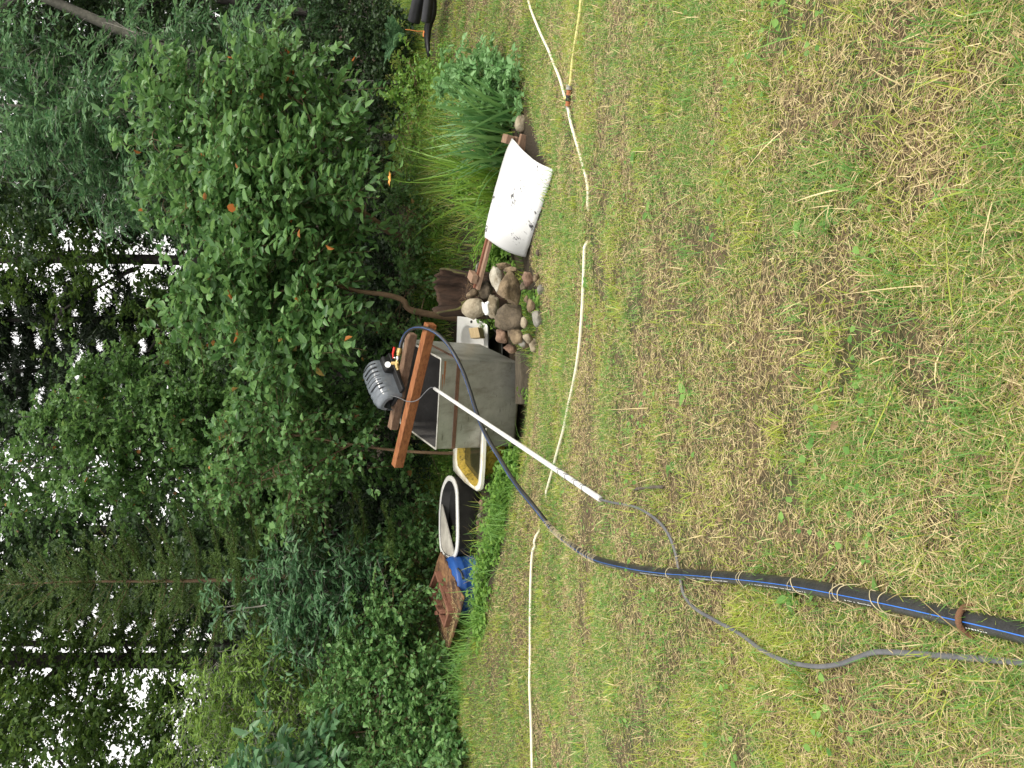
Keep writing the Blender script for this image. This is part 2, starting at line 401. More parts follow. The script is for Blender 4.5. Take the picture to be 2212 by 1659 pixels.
GR_GREEN = leaf_mat('grass_green', (.07, .19, .03), (.21, .38, .085), .35, .5)
GR_LIME = leaf_mat('grass_lime', (.22, .32, .035), (.42, .47, .08), .35, .5)
GR_STRAW = leaf_mat('grass_straw', (.30, .22, .09), (.74, .62, .34), .2, .7)
GR_BROWN = leaf_mat('grass_brown', (.13, .085, .045), (.25, .17, .09), .1, .8)
def lawn():
    g = Geo()
    def scatter(n, zmin, zmax, p=1.0):
        Y = zmin + (zmax - zmin) * RNG.uniform(0, 1, n) ** p
        X = RNG.uniform(-1, 1, n) * (.58 * Y + .35)
        out_ = RNG.uniform(0, 1, n) < .16; X = np.where(out_, np.sign(X) * (.58 * Y + .3 + RNG.uniform(0, 1.6, n) ** 1.2), X)
        k = Y < edge_y(X) + .05 + RNG.normal(0, .05, n)
        X, Y = X[k], Y[k]; return X, Y, gz(X, Y) + (vnoise(X, Y, .35, 1) - .5) * .03
    # dry thatch, lying
    X, Y, Z = scatter(380000, .75, 10.8, 1.5); n = len(X)
    pat = vnoise(X, Y, .55, 3) * .5 + vnoise(X, Y, .16, 4) * .5
    bare = sstep(.66, .80, vnoise(X, Y, .42, 41) * .6 + vnoise(X, Y, .13, 42) * .4)
    keep = RNG.uniform(0, 1, n) < (.55 + .75 * pat) * (1 - .6 * bare)
    X, Y, Z, pat = X[keep], Y[keep], Z[keep], pat[keep]; n = len(X)
    mi = np.where(RNG.uniform(0, 1, n) < .24, 3, np.where(RNG.uniform(0, 1, n) < .16, 1, 2))
    g_sl = .2475
    az = RNG.uniform(0, 2 * math.pi, n); tilt = np.sin(az) * -.18
    V = blade_geo(np.c_[X, Y, Z + rnd(n, .002, .022)], az, rnd(n, 1.25, 1.62) - tilt, rnd(n, -.15, .3), rnd(n, .012, .048), (.0009 + .00042 * Y) * rnd(n, .8, 1.3), 2, rnd(n, -1.2, 1.2))
    g.add(V, np.repeat(mi, 2))
    # green blades standing in patches
    X, Y, Z = scatter(640000, .75, 10.8, 1.4); n = len(X)
    pat = vnoise(X, Y, .6, 5) * .45 + vnoise(X, Y, .22, 6) * .35 + vnoise(X, Y, .09, 8) * .3
    bare = sstep(.66, .80, vnoise(X, Y, .42, 41) * .6 + vnoise(X, Y, .13, 42) * .4)
    keep = RNG.uniform(0, 1, n) < np.clip((pat - .40) * 4.2, .10, 1) * (1 - .85 * bare)
    X, Y, Z, pat = X[keep], Y[keep], Z[keep], pat[keep]; n = len(X)
    lime = vnoise(X, Y, .4, 9)
    u = RNG.uniform(0, 1, n)
    mi = np.where(u < np.clip((lime - .40) * 2.2, .18, .8), 1, np.where(u > .93, 2, 0))
    Ln = rnd(n, .014, .042) * (.6 + .9 * pat)
    V = blade_geo(np.c_[X, Y, Z], RNG.uniform(0, 6.28, n), rnd(n, .15, 1.1), rnd(n, .1, .9), Ln, (.0014 + .00042 * Y) * rnd(n, .8, 1.35), 2, rnd(n, -1, 1))
    g.add(V, np.repeat(mi, 2))
    # farther lawn, seen at a grazing angle
    X, Y, Z = scatter(150000, 4.2, 10.8, .9); n = len(X)
    pat = vnoise(X, Y, .6, 5) * .5 + vnoise(X, Y, .2, 6) * .5
    gr = RNG.uniform(0, 1, n) < np.clip((pat - .36) * 3.6, .10, .9)
    mi = np.where(gr, np.where(RNG.uniform(0, 1, n) < .35, 1, 0), np.where(RNG.uniform(0, 1, n) < .3, 3, 2))
    V = blade_geo(np.c_[X, Y, Z], RNG.uniform(0, 6.28, n), np.where(gr, rnd(n, .2, 1.1), rnd(n, .9, 1.5)), rnd(n, .0, .6), rnd(n, .015, .05), (.0012 + .0005 * Y) * rnd(n, .8, 1.3), 2, rnd(n, -1, 1))
    g.add(V, np.repeat(mi, 2))
    # tufts
    nt_ = 620; tx, ty, tz = scatter(nt_, .8, 9.5, 1.0)
    for i in range(len(tx)):
        m = random.randint(25, 70); rr = random.uniform(.015, .07)
        bx = tx[i] + RNG.normal(0, rr, m) * 1.6; by = ty[i] + RNG.normal(0, rr, m)
        mi = np.where(RNG.uniform(0, 1, m) < .15, 2, random.choice([0, 0, 1]))
        V = blade_geo(np.c_[bx, by, gz(bx, by)], RNG.uniform(0, 6.28, m), rnd(m, .1, .8), rnd(m, .2, 1.2), rnd(m, .03, .085), (.002 + .0004 * ty[i]) * rnd(m, .8, 1.5), 3)
        g.add(V, np.repeat(mi, 3))
    # long wandering stems near the camera
    X, Y, Z = scatter(140, .8, 4.0); n = len(X)
    g.add(blade_geo(np.c_[X, Y, Z + .01], RNG.uniform(0, 6.28, n), rnd(n, .5, 1.3), rnd(n, .1, .7), rnd(n, .08, .2), rnd(n, .002, .004), 4), np.repeat(RNG.integers(0, 3, n), 4))
    # clover and plantain leaves
    X, Y, Z = scatter(9000, 1.3, 10.5); n = len(X)
    keep = vnoise(X, Y, .3, 12) > .62; X, Y, Z = X[keep], Y[keep], Z[keep]; n = len(X)
    a = RNG.uniform(0, 6.28, n); d = np.c_[np.cos(a), np.sin(a), rnd(n, -.1, .4)]
    sc = rnd(n, .010, .024)
    g.add(leaf_geo(np.c_[X, Y, Z + rnd(n, .015, .04)], d, np.array([0, 0, 1.]) + gauss(n, .3), sc, sc * rnd(n, .7, .95), .08), 0)
    # fallen brown leaves and crumbs of bark
    X, Y, Z = scatter(230, .8, 9); n = len(X); a = RNG.uniform(0, 6.28, n); sc = rnd(n, .012, .035)
    g.add(leaf_geo(np.c_[X, Y, Z + .02], np.c_[np.cos(a), np.sin(a), rnd(n, -.2, .4)], np.array([0, 0, 1.]) + gauss(n, .4), sc, sc * rnd(n, .4, .7), .3), 3)
    # plantain rosettes
    X, Y, Z = scatter(70, 1.2, 9); 
    for i in range(len(X)):
        m = random.randint(4, 7); a = RNG.uniform(0, 6.28, m); sc = rnd(m, .03, .06)
        g.add(leaf_geo(np.tile([X[i], Y[i], Z[i] + .012], (m, 1)), np.c_[np.cos(a), np.sin(a), rnd(m, .1, .5)], np.array([0, 0, 1.]) + gauss(m, .2), sc, sc * rnd(m, .4, .6), .12, .3), 0)
    return tag(g.build('lawn_grass', [GR_GREEN, GR_LIME, GR_STRAW, GR_BROWN]), 'short mown lawn grass, green blades mixed with dry straw', 'grass', kind='stuff')
lawn()

# ================================================================== OBJECTS ON THE LAWN AND BY THE TANK
def c1(x, y): return ((1100 + x * .45208) / 1.47559, (900 + y * .45208) / 1.47559)
def c2(x, y): return (813.3 + .23285 * x, 101.66 + .23285 * y)
def c3(x, y): return (881.0 + .20221 * x, 406.6 + .20221 * y)
def c4(x, y): return ((1150 + x * .27125) / 1.47559, (1000 + y * .27125) / 1.47559)
def c5(x, y): return (881.0 + .12255 * x, 948.8 + .12255 * y)
def c6(x, y): return (881.0 + .20427 * x, 1118.2 + .20427 * y)
def c7(x, y): return (847.1 + .09191 * x, .09191 * y)

# ---- water tank: a rectangular tub that leans towards the lawn
TD = nrm(.3575 * RT + .688 * UP + 1.0 * FW)          # along its depth
TN = nrm(-.022 * RT - 1.314 * UP + 1.0 * FW)         # down its walls
TN = nrm(TN - TD * np.dot(TN, TD)); TW = nrm(np.cross(TN, TD))
if TW[0] > 0: TW = -TW                                 # towards the left of the scene
TA = P(952.5, 775, 7.5)                                # front right corner of the rim
_r = ray(941.5, 971); TW = nrm(CAM + _r * (((TA - CAM) @ TD) / (_r @ TD)) - TA)
def proj(p):
    q = p - CAM; z = q @ FW; return 1106 - FPX * (q @ UP) / z, 829.5 - FPX * (q @ RT) / z
def fit(o, d, axis, val):
    lo, hi = 0.0, 3.0
    for _ in range(50):
        m_ = (lo + hi) / 2; v = proj(o + d * m_)[axis]; s = proj(o + d * .01)[axis] - proj(o)[axis]
        if (v < val) == (s > 0): lo = m_
        else: hi = m_
    return lo
tw = fit(TA, TW, 1, 971); th = fit(TA, TN, 0, 1131); td_ = fit(TA, TD, 1, 731)
print('tank', tw, th, td_, proj(TA + TD * td_), proj(TA + TW * tw), proj(TA + TW * tw + TN * th))
def rimplane(dx, dy, lift=0.0):
    r = ray(dx, dy); o = TA - TN * lift; t = ((o - CAM) @ TN) / (r @ TN); return CAM + t * r
def tank_mat():
    m, n, b = new_mat('weathered_tank_metal')
    tc = n.nodes.new('ShaderNodeTexCoord')
    def N_(s, d=8, st=(1, 1, 1)):
        mp = n.nodes.new('ShaderNodeMapping'); mp.inputs['Scale'].default_value = st
        t = n.nodes.new('ShaderNodeTexNoise'); t.inputs['Scale'].default_value = s; t.inputs['Detail'].default_value = d; t.inputs['Roughness'].default_value = .7
        n.links.new(tc.outputs['Object'], mp.inputs[0]); n.links.new(mp.outputs[0], t.inputs['Vector']); return t.outputs['Fac']
    def ramp(s, p0, p1, a, c):
        r = n.nodes.new('ShaderNodeValToRGB'); r.color_ramp.elements[0].position = p0; r.color_ramp.elements[1].position = p1
        r.color_ramp.elements[0].color = rgb(a); r.color_ramp.elements[1].color = rgb(c); n.links.new(s, r.inputs[0]); return r.outputs[0]
    def mix(f, a, c):
        x = n.nodes.new('ShaderNodeMix'); x.data_type = 'RGBA'; n.links.new(f, x.inputs['Factor']); n.links.new(a, x.inputs['A'])
        if isinstance(c, tuple): x.inputs['B'].default_value = rgb(c)
        else: n.links.new(c, x.inputs['B'])
        return x.outputs['Result']
    c = ramp(N_(5), .3, .7, (.31, .305, .27), (.49, .485, .44))
    c = mix(ramp(N_(7, 9, (1, 1, .4)), .48, .66, (0, 0, 0), (.75, .75, .75)), c, (.22, .205, .165))
    c = mix(ramp(N_(26, 6, (.2, .3, 1.6)), .60, .68, (0, 0, 0), (.8, .8, .8)), c, (.06, .055, .045))
    n.links.new(c, b.inputs['Base Color']); b.inputs['Roughness'].default_value = .42; b.inputs['Metallic'].default_value = .2
    bp = n.nodes.new('ShaderNodeBump'); bp.inputs['Strength'].default_value = .25; bp.inputs['Distance'].default_value = .01
    n.links.new(N_(22), bp.inputs['Height']); n.links.new(bp.outputs[0], b.inputs['Normal'])
    return m
TANK = tank_mat()
RUSTY = mat('rust_stain', (.22, .075, .025), (.32, .15, .06), 25, .85, .3, 60)
def make_tank():
    r = root('water_tank', 'large open grey rectangular metal tank leaning towards the lawn under the pump', 'tank', TA + TN * th)
    mb = MB(); t = .012
    def corner(w, d, h, ins=0.0):
        taper = 0.0
        return TA + TW * w + TD * d + TN * h
    def ring(h, ins, rad_=.03, seg=5):
        pts = []
        for cx, cy, a0 in [(tw - ins - rad_, td_ - ins - rad_, 0), (ins + rad_, td_ - ins - rad_, 90), (ins + rad_, ins + rad_, 180), (tw - ins - rad_, ins + rad_, 270)]:
            for k in range(seg + 1):
                a = rad(a0 + 90 * k / seg); pts.append(corner(cx + rad_ * math.cos(a), cy + rad_ * math.sin(a), h))
        return pts
    prof = [(th, .045, .03), (th - .012, .018, .03), (th - .05, 0.004, .03), (.02, 0, .02), (0, -.008, .02), (-.004, -.004, .02), (0, t, .012), (.02, t + .002, .012), (th - .04, t + .006, .02), (th - .012, .06, .03)]
    rings = [ring(*q) for q in prof]; m = len(rings[0]); V = [p for q in rings for p in q]; Fc = []
    for i in range(len(rings) - 1):
        for j in range(m):
            Fc.append((i * m + j, i * m + (j + 1) % m, (i + 1) * m + (j + 1) % m, (i + 1) * m + j))
    Fc.append(tuple(range(m))); Fc.append(tuple(range((len(rings) - 1) * m, len(rings) * m))[::-1])
    me = bpy.data.meshes.new('tub'); me.from_pydata([tuple(v) for v in V], [], Fc); me.update()
    bm = bmesh.new(); bm.from_mesh(me); bmesh.ops.recalc_face_normals(bm, faces=bm.faces); bm.to_mesh(me); bm.free()
    tub = link('tub', me, [TANK, mat('tank_inside', (.075, .072, .07), (.13, .125, .12), 6, .6, .2, 30)], r, smooth=True)
    mi_ = np.zeros(len(me.polygons), np.int32); mi_[6 * m:9 * m] = 1; mi_[-1] = 1; me.polygons.foreach_set('material_index', mi_)
    e = tub.modifiers.new('es', 'EDGE_SPLIT'); e.split_angle = rad(50)
    # rusty strap round the tank, a fifth of the way down
    h0, h1 = th * .185, th * .225
    mb = MB(); R0 = ring(h0, -.006, .034); R1 = ring(h1, -.006, .034); R2 = ring(h1, -.001, .03); R3 = ring(h0, -.001, .03)
    V = R0 + R1 + R2 + R3; Fc = []
    for i in range(4):
        for j in range(m): Fc.append((i * m + j, i * m + (j + 1) % m, ((i + 1) % 4) * m + (j + 1) % m, ((i + 1) % 4) * m + j))
    mb.add(V, Fc); mb.build('strap', mat('rusty_strap', (.10, .05, .03), (.17, .09, .055), 20, .8, .4, 60), r, smooth=False)
    # rust runs below the rim, where the stain lies on the wall
    mb = MB()
    def stain(w0, w1, hh0, hh1, off=-.0025):
        pts = []; K = 10
        up_, lo_ = [], []
        for k in range(K + 1):
            f = k / K; w = w0 + (w1 - w0) * f; th_ = (hh1 - hh0) * .5 * (1 - f) ** .7 * random.uniform(.75, 1.15); c = (hh0 + hh1) / 2
            up_.append(TA + TW * w + TD * off + TN * (c - th_)); lo_.append(TA + TW * w + TD * off + TN * (c + th_))
        V = up_ + lo_; mb.add(V, [(k, k + 1, K + 2 + k, K + 1 + k) for k in range(K)])
    stain(.02, .27, .035, .062); stain(.15, .34, .022, .034)
    o = mb.build('rust_stain', RUSTY, tub)
    return r
make_tank()
WOOD_OR = mat('treated_wood_orange', (.15, .047, .016), (.34, .135, .048), 9, .55, .35, 50, c3=(.10, .04, .018), scale3=9, thr3=(.6, .75), stretch=(1, 4, 4))
WOOD_BR = mat('weathered_brown_wood', (.13, .075, .045), (.25, .155, .10), 7, .75, .35, 50, c3=(.07, .04, .03), scale3=8, stretch=(1, 4, 4))
WOOD_END = mat('wood_end_grain', (.20, .085, .05), (.30, .14, .08), 20, .8, .3, 60)
def beam(name, label, R_, L_, hh, ww, m):
    a = rimplane(*R_, lift=.002); b = rimplane(*L_, lift=.002); d = b - a; back = nrm(np.cross(d, TN)); 
    if back @ TD < 0: back = -back
    mb = MB().box(a, d, back * ww, -TN * hh)
    r = mb.build(name, m, None, bevel=.006); tag(r, label, 'beam', 'timber beams across the tank')
    return a, nrm(d), back
BA, BD, BB = beam('timber_beam', 'orange brown treated timber beam lying in front across the tank rim', c1(650, 305), c1(411, 1308), .098, .085, WOOD_OR)
BA2, BD2, BB2 = beam('timber_beam', 'greyer brown timber beam lying behind the orange one across the tank rim', c1(512, 372), c1(375, 1042), .085, .085, WOOD_BR)

# ---- pump on the beams
PLAST = mat('grey_plastic', (.115, .13, .15), (.16, .178, .20), 12, .22, .05, 80, spec=.6, c3=(.30, .31, .32), scale3=14, thr3=(.66, .72))
BLACKP = mat('black_plastic', (.012, .012, .013), (.022, .022, .023), 12, .45, .1, 60)
BRASS = mat('brass', (.48, .33, .12), (.60, .45, .20), 30, .35, .1, 60, metal=.85)
STEEL = mat('chrome', (.6, .6, .6), None, rough=.25, metal=1.0)
RED = mat('red_lever_paint', (.55, .02, .015), (.62, .035, .02), 20, .35)
WHITE = mat('white_face', (.8, .8, .78), None, rough=.4)
CABLE = mat('grey_cable', (.075, .078, .085), (.14, .14, .15), 12, .5, .15, 50, c3=(.25, .23, .2), scale3=8, thr3=(.6, .75))
ZF = (rimplane(*c4(470, 655), lift=.16) - CAM) @ FW
def make_pump():
    up = -TN; Lh, wh, hh = .45, .28, .215
    ax = nrm(TW * .62 - TD * .78); fr = nrm(np.cross(ax, up))
    if fr @ TD > 0: fr = -fr
    cen = rimplane(*c1(416, 800), lift=.09) - ax * Lh / 2 - fr * wh / 2
    r = root('water_pump', 'grey ribbed plastic covered water pump standing on the beams over the tank', 'pump', cen)
    # hood: an arch with cross ribs
    n = 56; m = 22; V = []; Fc = []
    for i in range(n + 1):
        f = i / n; x = (f - .5) * Lh
        e = min(f, 1 - f) * Lh; rnd_ = min(1, e / .055); k = .84 + .16 * math.sqrt(max(0, 1 - (1 - rnd_) ** 2))
        rib = .006 * (1 if (int(f * 15) % 2 == 0 and .08 < f < .88) else 0)
        hscale = 1 - .10 * max(0, f - .55) / .45
        for j in range(m + 1):
            a = math.pi * j / m
            c_, s_ = math.cos(a), math.sin(a)
            px = math.copysign(abs(c_) ** .55, c_) * (wh / 2) * k; pz = abs(s_) ** .55 * hh * k * hscale
            q = 1 + (rib / (wh / 2)) * (1 if .12 < j / m < .88 else 0)
            V.append(cen + ax * x + fr * px * q + up * (pz * q + .012))
    for i in range(n):
        for j in range(m):
            a = i * (m + 1) + j
            mid = V[a]
            Fc.append((a, a + 1, a + m + 2, a + m + 1))
    # right end closed, left end closed only round its upper edge
    Fc.append(tuple(range(m + 1)))
    me = bpy.data.meshes.new('hood'); me.from_pydata([tuple(v) for v in V], [], Fc); me.update()
    hood = link('hood', me, PLAST, r, smooth=True); s = hood.modifiers.new('s', 'SOLIDIFY'); s.thickness = .006
    e = hood.modifiers.new('es', 'EDGE_SPLIT'); e.split_angle = rad(38)
    # left end lip with notch
    mb = MB(); i0 = n * (m + 1)
    rim = [np.array(V[i0 + j]) for j in range(m + 1)]
    for j in range(m):
        if j < 6: dz = .055
        elif j > 16: dz = .10
        else: dz = .075
        ctr = cen + ax * (Lh * .5) + up * .06
        ia, ib = rim[j] + (ctr - rim[j]) * .28, rim[j + 1] + (ctr - rim[j + 1]) * .28
        if 2 < j < 20: mb.add([rim[j], rim[j + 1], ib, ia], [(0, 1, 2, 3)])
    mb.build('hood_end', PLAST, r, smooth=True)
    # slots in the hood
    mb = MB()
    for k in range(7):
        f = .12 + .105 * k; x = (f - .5) * Lh
        pts = []
        for q in range(9):
            a = rad(35 + 60 * q / 8) if k < 6 else rad(40 + 25 * q / 8)
            c_, s_ = math.cos(a), math.sin(a)
            pts.append(cen + ax * x + fr * (abs(c_) ** .55) * math.copysign(wh / 2, c_) * 1.035 + up * (s_ ** .55 * hh * 1.035 * (1 - .1 * max(0, f - .55) / .45) + .012))
        mb.tube(pts, .0055, 6)
    mb.build('vent_slots', BLACKP, hood, smooth=True)
    # body under the hood
    mb = MB(); mb.lathe(cen + up * .11 - ax * .20, ax, [(0, .06), (.01, .085), (.36, .085), (.38, .05)], 24); mb.build('motor', BLACKP, r, smooth=True)
    mb = MB(); mb.box(cen - ax * .25 - fr * .10 + up * .001, ax * .44, fr * .31, up * .035); mb.build('base_plate', BLACKP, r, bevel=.006)
    mb = MB(); mb.box(cen - ax * .22 + fr * .05, ax * .17, fr * .15, up * .12); mb.build('pump_housing', BLACKP, r, bevel=.02)
    # outlet fittings
    zf = ZF
    def Q(x, y, z=zf): return P(*c4(x, y), z)
    hp = r
    mb = MB(); a, b = Q(440, 660), Q(418, 590); mb.lathe(a, b - a, [(0, .017), (.02, .017), (.022, .022), (np.linalg.norm(b - a), .02)], 10); 
    a, b = Q(400, 578), Q(432, 578); mb.tube([Q(360, 582), Q(445, 575)], .0175, 10)
    a, b = Q(418, 600), Q(432, 540); mb.tube([a, b], [.017, .017], 10)
    mb.build('brass_tee', BRASS, r, bevel=.003)
    mb = MB(); a, b = Q(430, 548), Q(442, 490); d = nrm(b - a); ln = np.linalg.norm(b - a)
    mb.lathe(a, d, [(0, .018), (ln * .25, .018), (ln * .3, .024), (ln * .7, .024), (ln * .75, .019), (ln, .019)], 10)
    v = mb.build('valve_body', STEEL, r, smooth=True)
    mb = MB(); s0 = Q(415, 520); s1 = Q(385, 515); mb.tube([s0, s1], .008, 8); mb.build('valve_stem', STEEL, r, smooth=True)
    mb = MB(); mb.tube([Q(383, 525), Q(378, 470), Q(388, 430), Q(395, 392)], [.008, .010, .012, .0125], 8); mb.build('valve_lever', RED, r, smooth=True)
    mb = MB(); a, b = Q(440, 492), Q(462, 405); d = nrm(b - a); ln = np.linalg.norm(b - a)
    mb.lathe(a, d, [(0, .021), (ln * .3, .021), (ln * .32, .028), (ln * .95, .028), (ln, .022)], 12); mb.build('hose_coupling', BRASS, r, bevel=.002)
    # gauge
    gp = Q(318, 598); fdir = nrm(CAM - gp + np.array([.6, 0, 1.2])); mb = MB()
    mb.lathe(gp - fdir * .03, fdir, [(0, .028), (.005, .034), (.032, .034), (.034, .030)], 24); gg = mb.build('gauge', BLACKP, r, smooth=False)
    mb = MB(); mb.lathe(gp + fdir * .0045, fdir, [(0, .029), (.001, .029)], 24); mb.build('gauge_face', WHITE, gg)
    mb = MB(); mb.tube([gp + fdir * .0065, gp + fdir * .0065 + nrm(UP + RT * .7) * .02], .0012, 5); mb.build('gauge_needle', BLACKP, gg)
    mb = MB(); mb.tube([gp - fdir * .02, Q(362, 582)], .009, 8); mb.build('gauge_stem', BRASS, r, smooth=True)
    return r
make_pump()

# ---- hoses, cable and conduit
def lying(pts, r, sink=None, n=6, bump=.0):
    ps = [G(*p) for p in pts]; sp = spline(ps, n); out = []
    for i, p in enumerate(sp):
        z = g1(p[0], p[1]) + r * .95
        out.append(np.array([p[0], p[1], z]))
    return out
HOSE = mat('black_pe_pipe', (.014, .014, .014), (.03, .03, .03), 20, .4, .15, 60, c3=(.10, .095, .08), scale3=25, thr3=(.62, .75))
BLUE = mat('blue_stripe', (.03, .13, .50), (.04, .18, .6), 20, .45)
PRINT = mat('white_print', (.65, .65, .62), None, rough=.6)
HR = .0178
def make_hose():
    air = [P(*c4(463, 408), ZF), P(*c4(480, 335), ZF), P(*c4(528, 235), ZF - .03), P(*c4(615, 172), ZF * .6 + 7.5 * .4 - .04), P(*c4(715, 162), ZF * .3 + 7.5 * .7 - .05), P(*c4(815, 190), 7.47), P(*c4(915, 250), 7.40),
           P(*c4(1010, 345), 7.33), P(*c4(1090, 462), 7.26), P(*c4(1160, 590), 7.2), P(*c4(1222, 730), 7.12), P(*c4(1290, 930), 7.0), P(*c4(1345, 1110), 6.86), P(*c4(1410, 1290), 6.72),
           P(*c4(1490, 1460), 6.55), P(1078, 988, 6.38), P(1112, 1042, 6.1), P(1155, 1096, 5.75)]
    gr = [G(*p) for p in [(1200, 1143), (1240, 1175), (1290, 1205), (1370, 1225), (1450, 1236), (1530, 1241), (1700, 1257), (1900, 1291), (2100, 1333), (2212, 1358), (2350, 1392), (2500, 1430)]]
    for p in gr: p[2] = g1(p[0], p[1]) + HR + .004
    sp = spline(air + gr, 8)
    r = root('water_hose', 'thick black water pipe with blue stripes arching from the pump down across the lawn', 'hose', gr[0])
    # start frame chosen so that one stripe faces the lawn side
    mb = MB(); mb.tube(sp, HR, 24, stripe=None, up=(-.75, -.55, .4)); mb.build('pipe', HOSE, r, smooth=True)
    # stripes and printing lie on the upper side of the pipe
    mb = MB(); mk = MB()
    def surf(i, ang, lift):
        p = sp[i]; t = nrm(sp[min(i + 1, len(sp) - 1)] - sp[max(i - 1, 0)])
        v = nrm(CAMUP - t * (CAMUP @ t)); w = np.cross(t, v)
        return p + (HR + lift) * (math.cos(ang) * v + math.sin(ang) * w)
    CAMUP = nrm(np.array([.12, -.55, 1.0]))
    for base in (.08, 2.2):
        V = []; 
        for i in range(len(sp)):
            for a in (base - .05, base, base + .05): V.append(surf(i, a, .0007))
        mb.add(V, [(3 * i + k, 3 * i + k + 1, 3 * i + k + 4, 3 * i + k + 3) for i in range(len(sp) - 1) for k in range(2)])
    mb.build('blue_stripe', BLUE, r, smooth=True)
    # rows of tiny printed characters
    rr = random.Random(3)
    cum = np.r_[0, np.cumsum([np.linalg.norm(sp[i + 1] - sp[i]) for i in range(len(sp) - 1)])]; tot = cum[-1]
    def at(s, ang, lift):
        i = int(np.clip(np.searchsorted(cum, s) - 1, 0, len(sp) - 2)); f = (s - cum[i]) / (cum[i + 1] - cum[i] + 1e-9)
        return surf(i, ang, lift) * (1 - f) + surf(i + 1, ang, lift) * f
    s = .9
    while s < tot - .1:
        run = rr.choice([.06, .10, .34])
        q = s
        while q < min(s + run, tot - .05):
            w = rr.uniform(.003, .006)
            if rr.random() < .82:
                a0, a1 = sorted((.62 - rr.uniform(.03, .09), .62 + rr.uniform(.03, .09)))
                mk.add([at(q, a0, .0008), at(q + w, a0, .0008), at(q + w, a1, .0008), at(q, a1, .0008)], [(0, 1, 2, 3)])
            q += w + rr.uniform(.0012, .003)
        if mk.v: mk.build('printed_line', PRINT, r); mk = MB()
        s += run + rr.uniform(.08, .4)
    return sp, cum, at
HSP, HCUM, HAT = make_hose()
# dry grass stalks lying over the pipe
def straw_wraps():
    g = Geo(); rr = random.Random(5); B = []
    mb = MB()
    s0 = HCUM[17 * 8]
    spots = [s0 + .15 + abs(rr.gauss(.0, .5)) * 1.3 for _ in range(90)] + [HCUM[-1] - .5 - rr.uniform(0, 1.5) for _ in range(12)]
    for s in spots:
        if s > HCUM[-1] - .1 or s < 0: continue
        a0 = rr.uniform(-1.7, -1.1); a1 = rr.uniform(1.1, 1.7); sl = rr.uniform(-.05, .05)
        pts = [HAT(np.clip(s + sl * k / 6, 0, HCUM[-1] - .02), a0 + (a1 - a0) * k / 6, .0016 + rr.uniform(0, .003)) for k in range(7)]
        e0 = pts[0] + np.array([rr.uniform(-.05, .01), rr.uniform(-.03, .03), -.008]); e1 = pts[-1] + np.array([rr.uniform(-.01, .05), rr.uniform(-.03, .03), -.008])
        mb.tube(spline([e0] + pts + [e1], 2), rr.uniform(.0006, .0011), 4)
    tag(mb.build('dry_stalks', mat('pale_dry_stalk', (.42, .35, .20), (.60, .52, .33), 30, .8)), 'dry grass stalks caught over the black pipe', 'straw', kind='stuff')
straw_wraps()
# rusty ring round the pipe near the camera
p = G(2124, 1338); t = nrm(HSP[-20] - HSP[-24]); i = int(np.argmin([np.linalg.norm(q - p) for q in HSP])); p = HSP[i]; t = nrm(HSP[i + 1] - HSP[i - 1])
u = nrm(np.cross(t, (0, 0, 1))); v = np.cross(u, t)
RUSTM = mat('rusty_iron', (.09, .045, .025), (.20, .10, .05), 40, .9, .6, 90)
mb = MB(); mb.tube([p + (HR + .006) * (math.cos(a) * u + math.sin(a) * v) for a in np.linspace(0, 2 * math.pi, 26)], .0052, 8, caps=False)
tag(mb.build('iron_ring', RUSTM, smooth=True), 'rusty iron ring round the black pipe near the lower edge', 'ring')

def make_conduit():
    b = G(1304, 1078); b[2] += .018; a = P(*c4(868, 880), 7.32); d = a - b
    CON = mat('white_conduit', (.50, .50, .49), (.64, .64, .63), 30, .45, .15, 60)
    r = root('conduit_pipe', 'straight white plastic conduit leaning from the lawn up to the tank rim', 'pipe', b)
    mb = MB(); pts = [b + d * k / 12 for k in range(13)]; mb.tube(pts, .0155, 16); mb.build('pipe', CON, r, smooth=True)
    rr = random.Random(2)
    for f in (.055, .085, .12, .15):
        mb = MB(); c = b + d * f; t = nrm(d); u = nrm(np.cross(t, (0, 0, 1))); v = np.cross(u, t)
        mb.tube([c + t * (.012 * math.sin(a * 2) + rr.uniform(-.003, .003) + .004 * a) + .0172 * (math.cos(a) * u + math.sin(a) * v) for a in np.linspace(0, 7.5, 22)], .0014, 5)
        mb.build('tie_wire', BLACKP, r, smooth=True)
    return a, b
CONA, CONB = make_conduit()
def make_cable():
    r = root('power_cable', 'thin grey power cable running from the pump through the conduit and snaking over the lawn', 'cable', CONB)
    up_ = [P(*c4(340, 960), 7.75), P(*c4(400, 972), 7.6), P(*c4(460, 992), 7.52), P(*c4(530, 1025), 7.46), P(*c4(610, 1033), 7.4), P(*c4(690, 998), 7.38), P(*c4(760, 920), 7.35), P(*c4(815, 872), 7.33), P(*c4(850, 868), 7.32), CONA + (CONB - CONA) * .02]
    mb = MB(); mb.tube(spline(up_, 6), .0042, 8); mb.build('upper_length', CABLE, r, smooth=True)
    lo = [q + np.array([0, 0, .016]) for q in lying([(1304, 1078), (1332, 1085), (1380, 1094), (1420, 1115), (1450, 1145), (1468, 1185), (1476, 1220), (1482, 1255), (1490, 1285), (1512, 1312), (1560, 1340), (1610, 1366), (1660, 1402), (1710, 1425), (1775, 1437), (1830, 1432),
                (1870, 1418), (1910, 1406), (1980, 1408), (2050, 1413), (2130, 1419), (2212, 1426), (2350, 1437), (2450, 1442)], .0058)]
    mb = MB(); mb.tube(lo, .0058, 10); mb.build('lower_length', CABLE, r, smooth=True)
make_cable()
HOSEW = mat('cream_hose', (.62, .58, .40), (.74, .72, .58), 25, .5, .1, 40, c3=(.45, .42, .2), scale3=9, thr3=(.6, .7))
HOSEY = mat('yellow_hose', (.58, .52, .16), (.70, .66, .30), 25, .5, .1, 40)
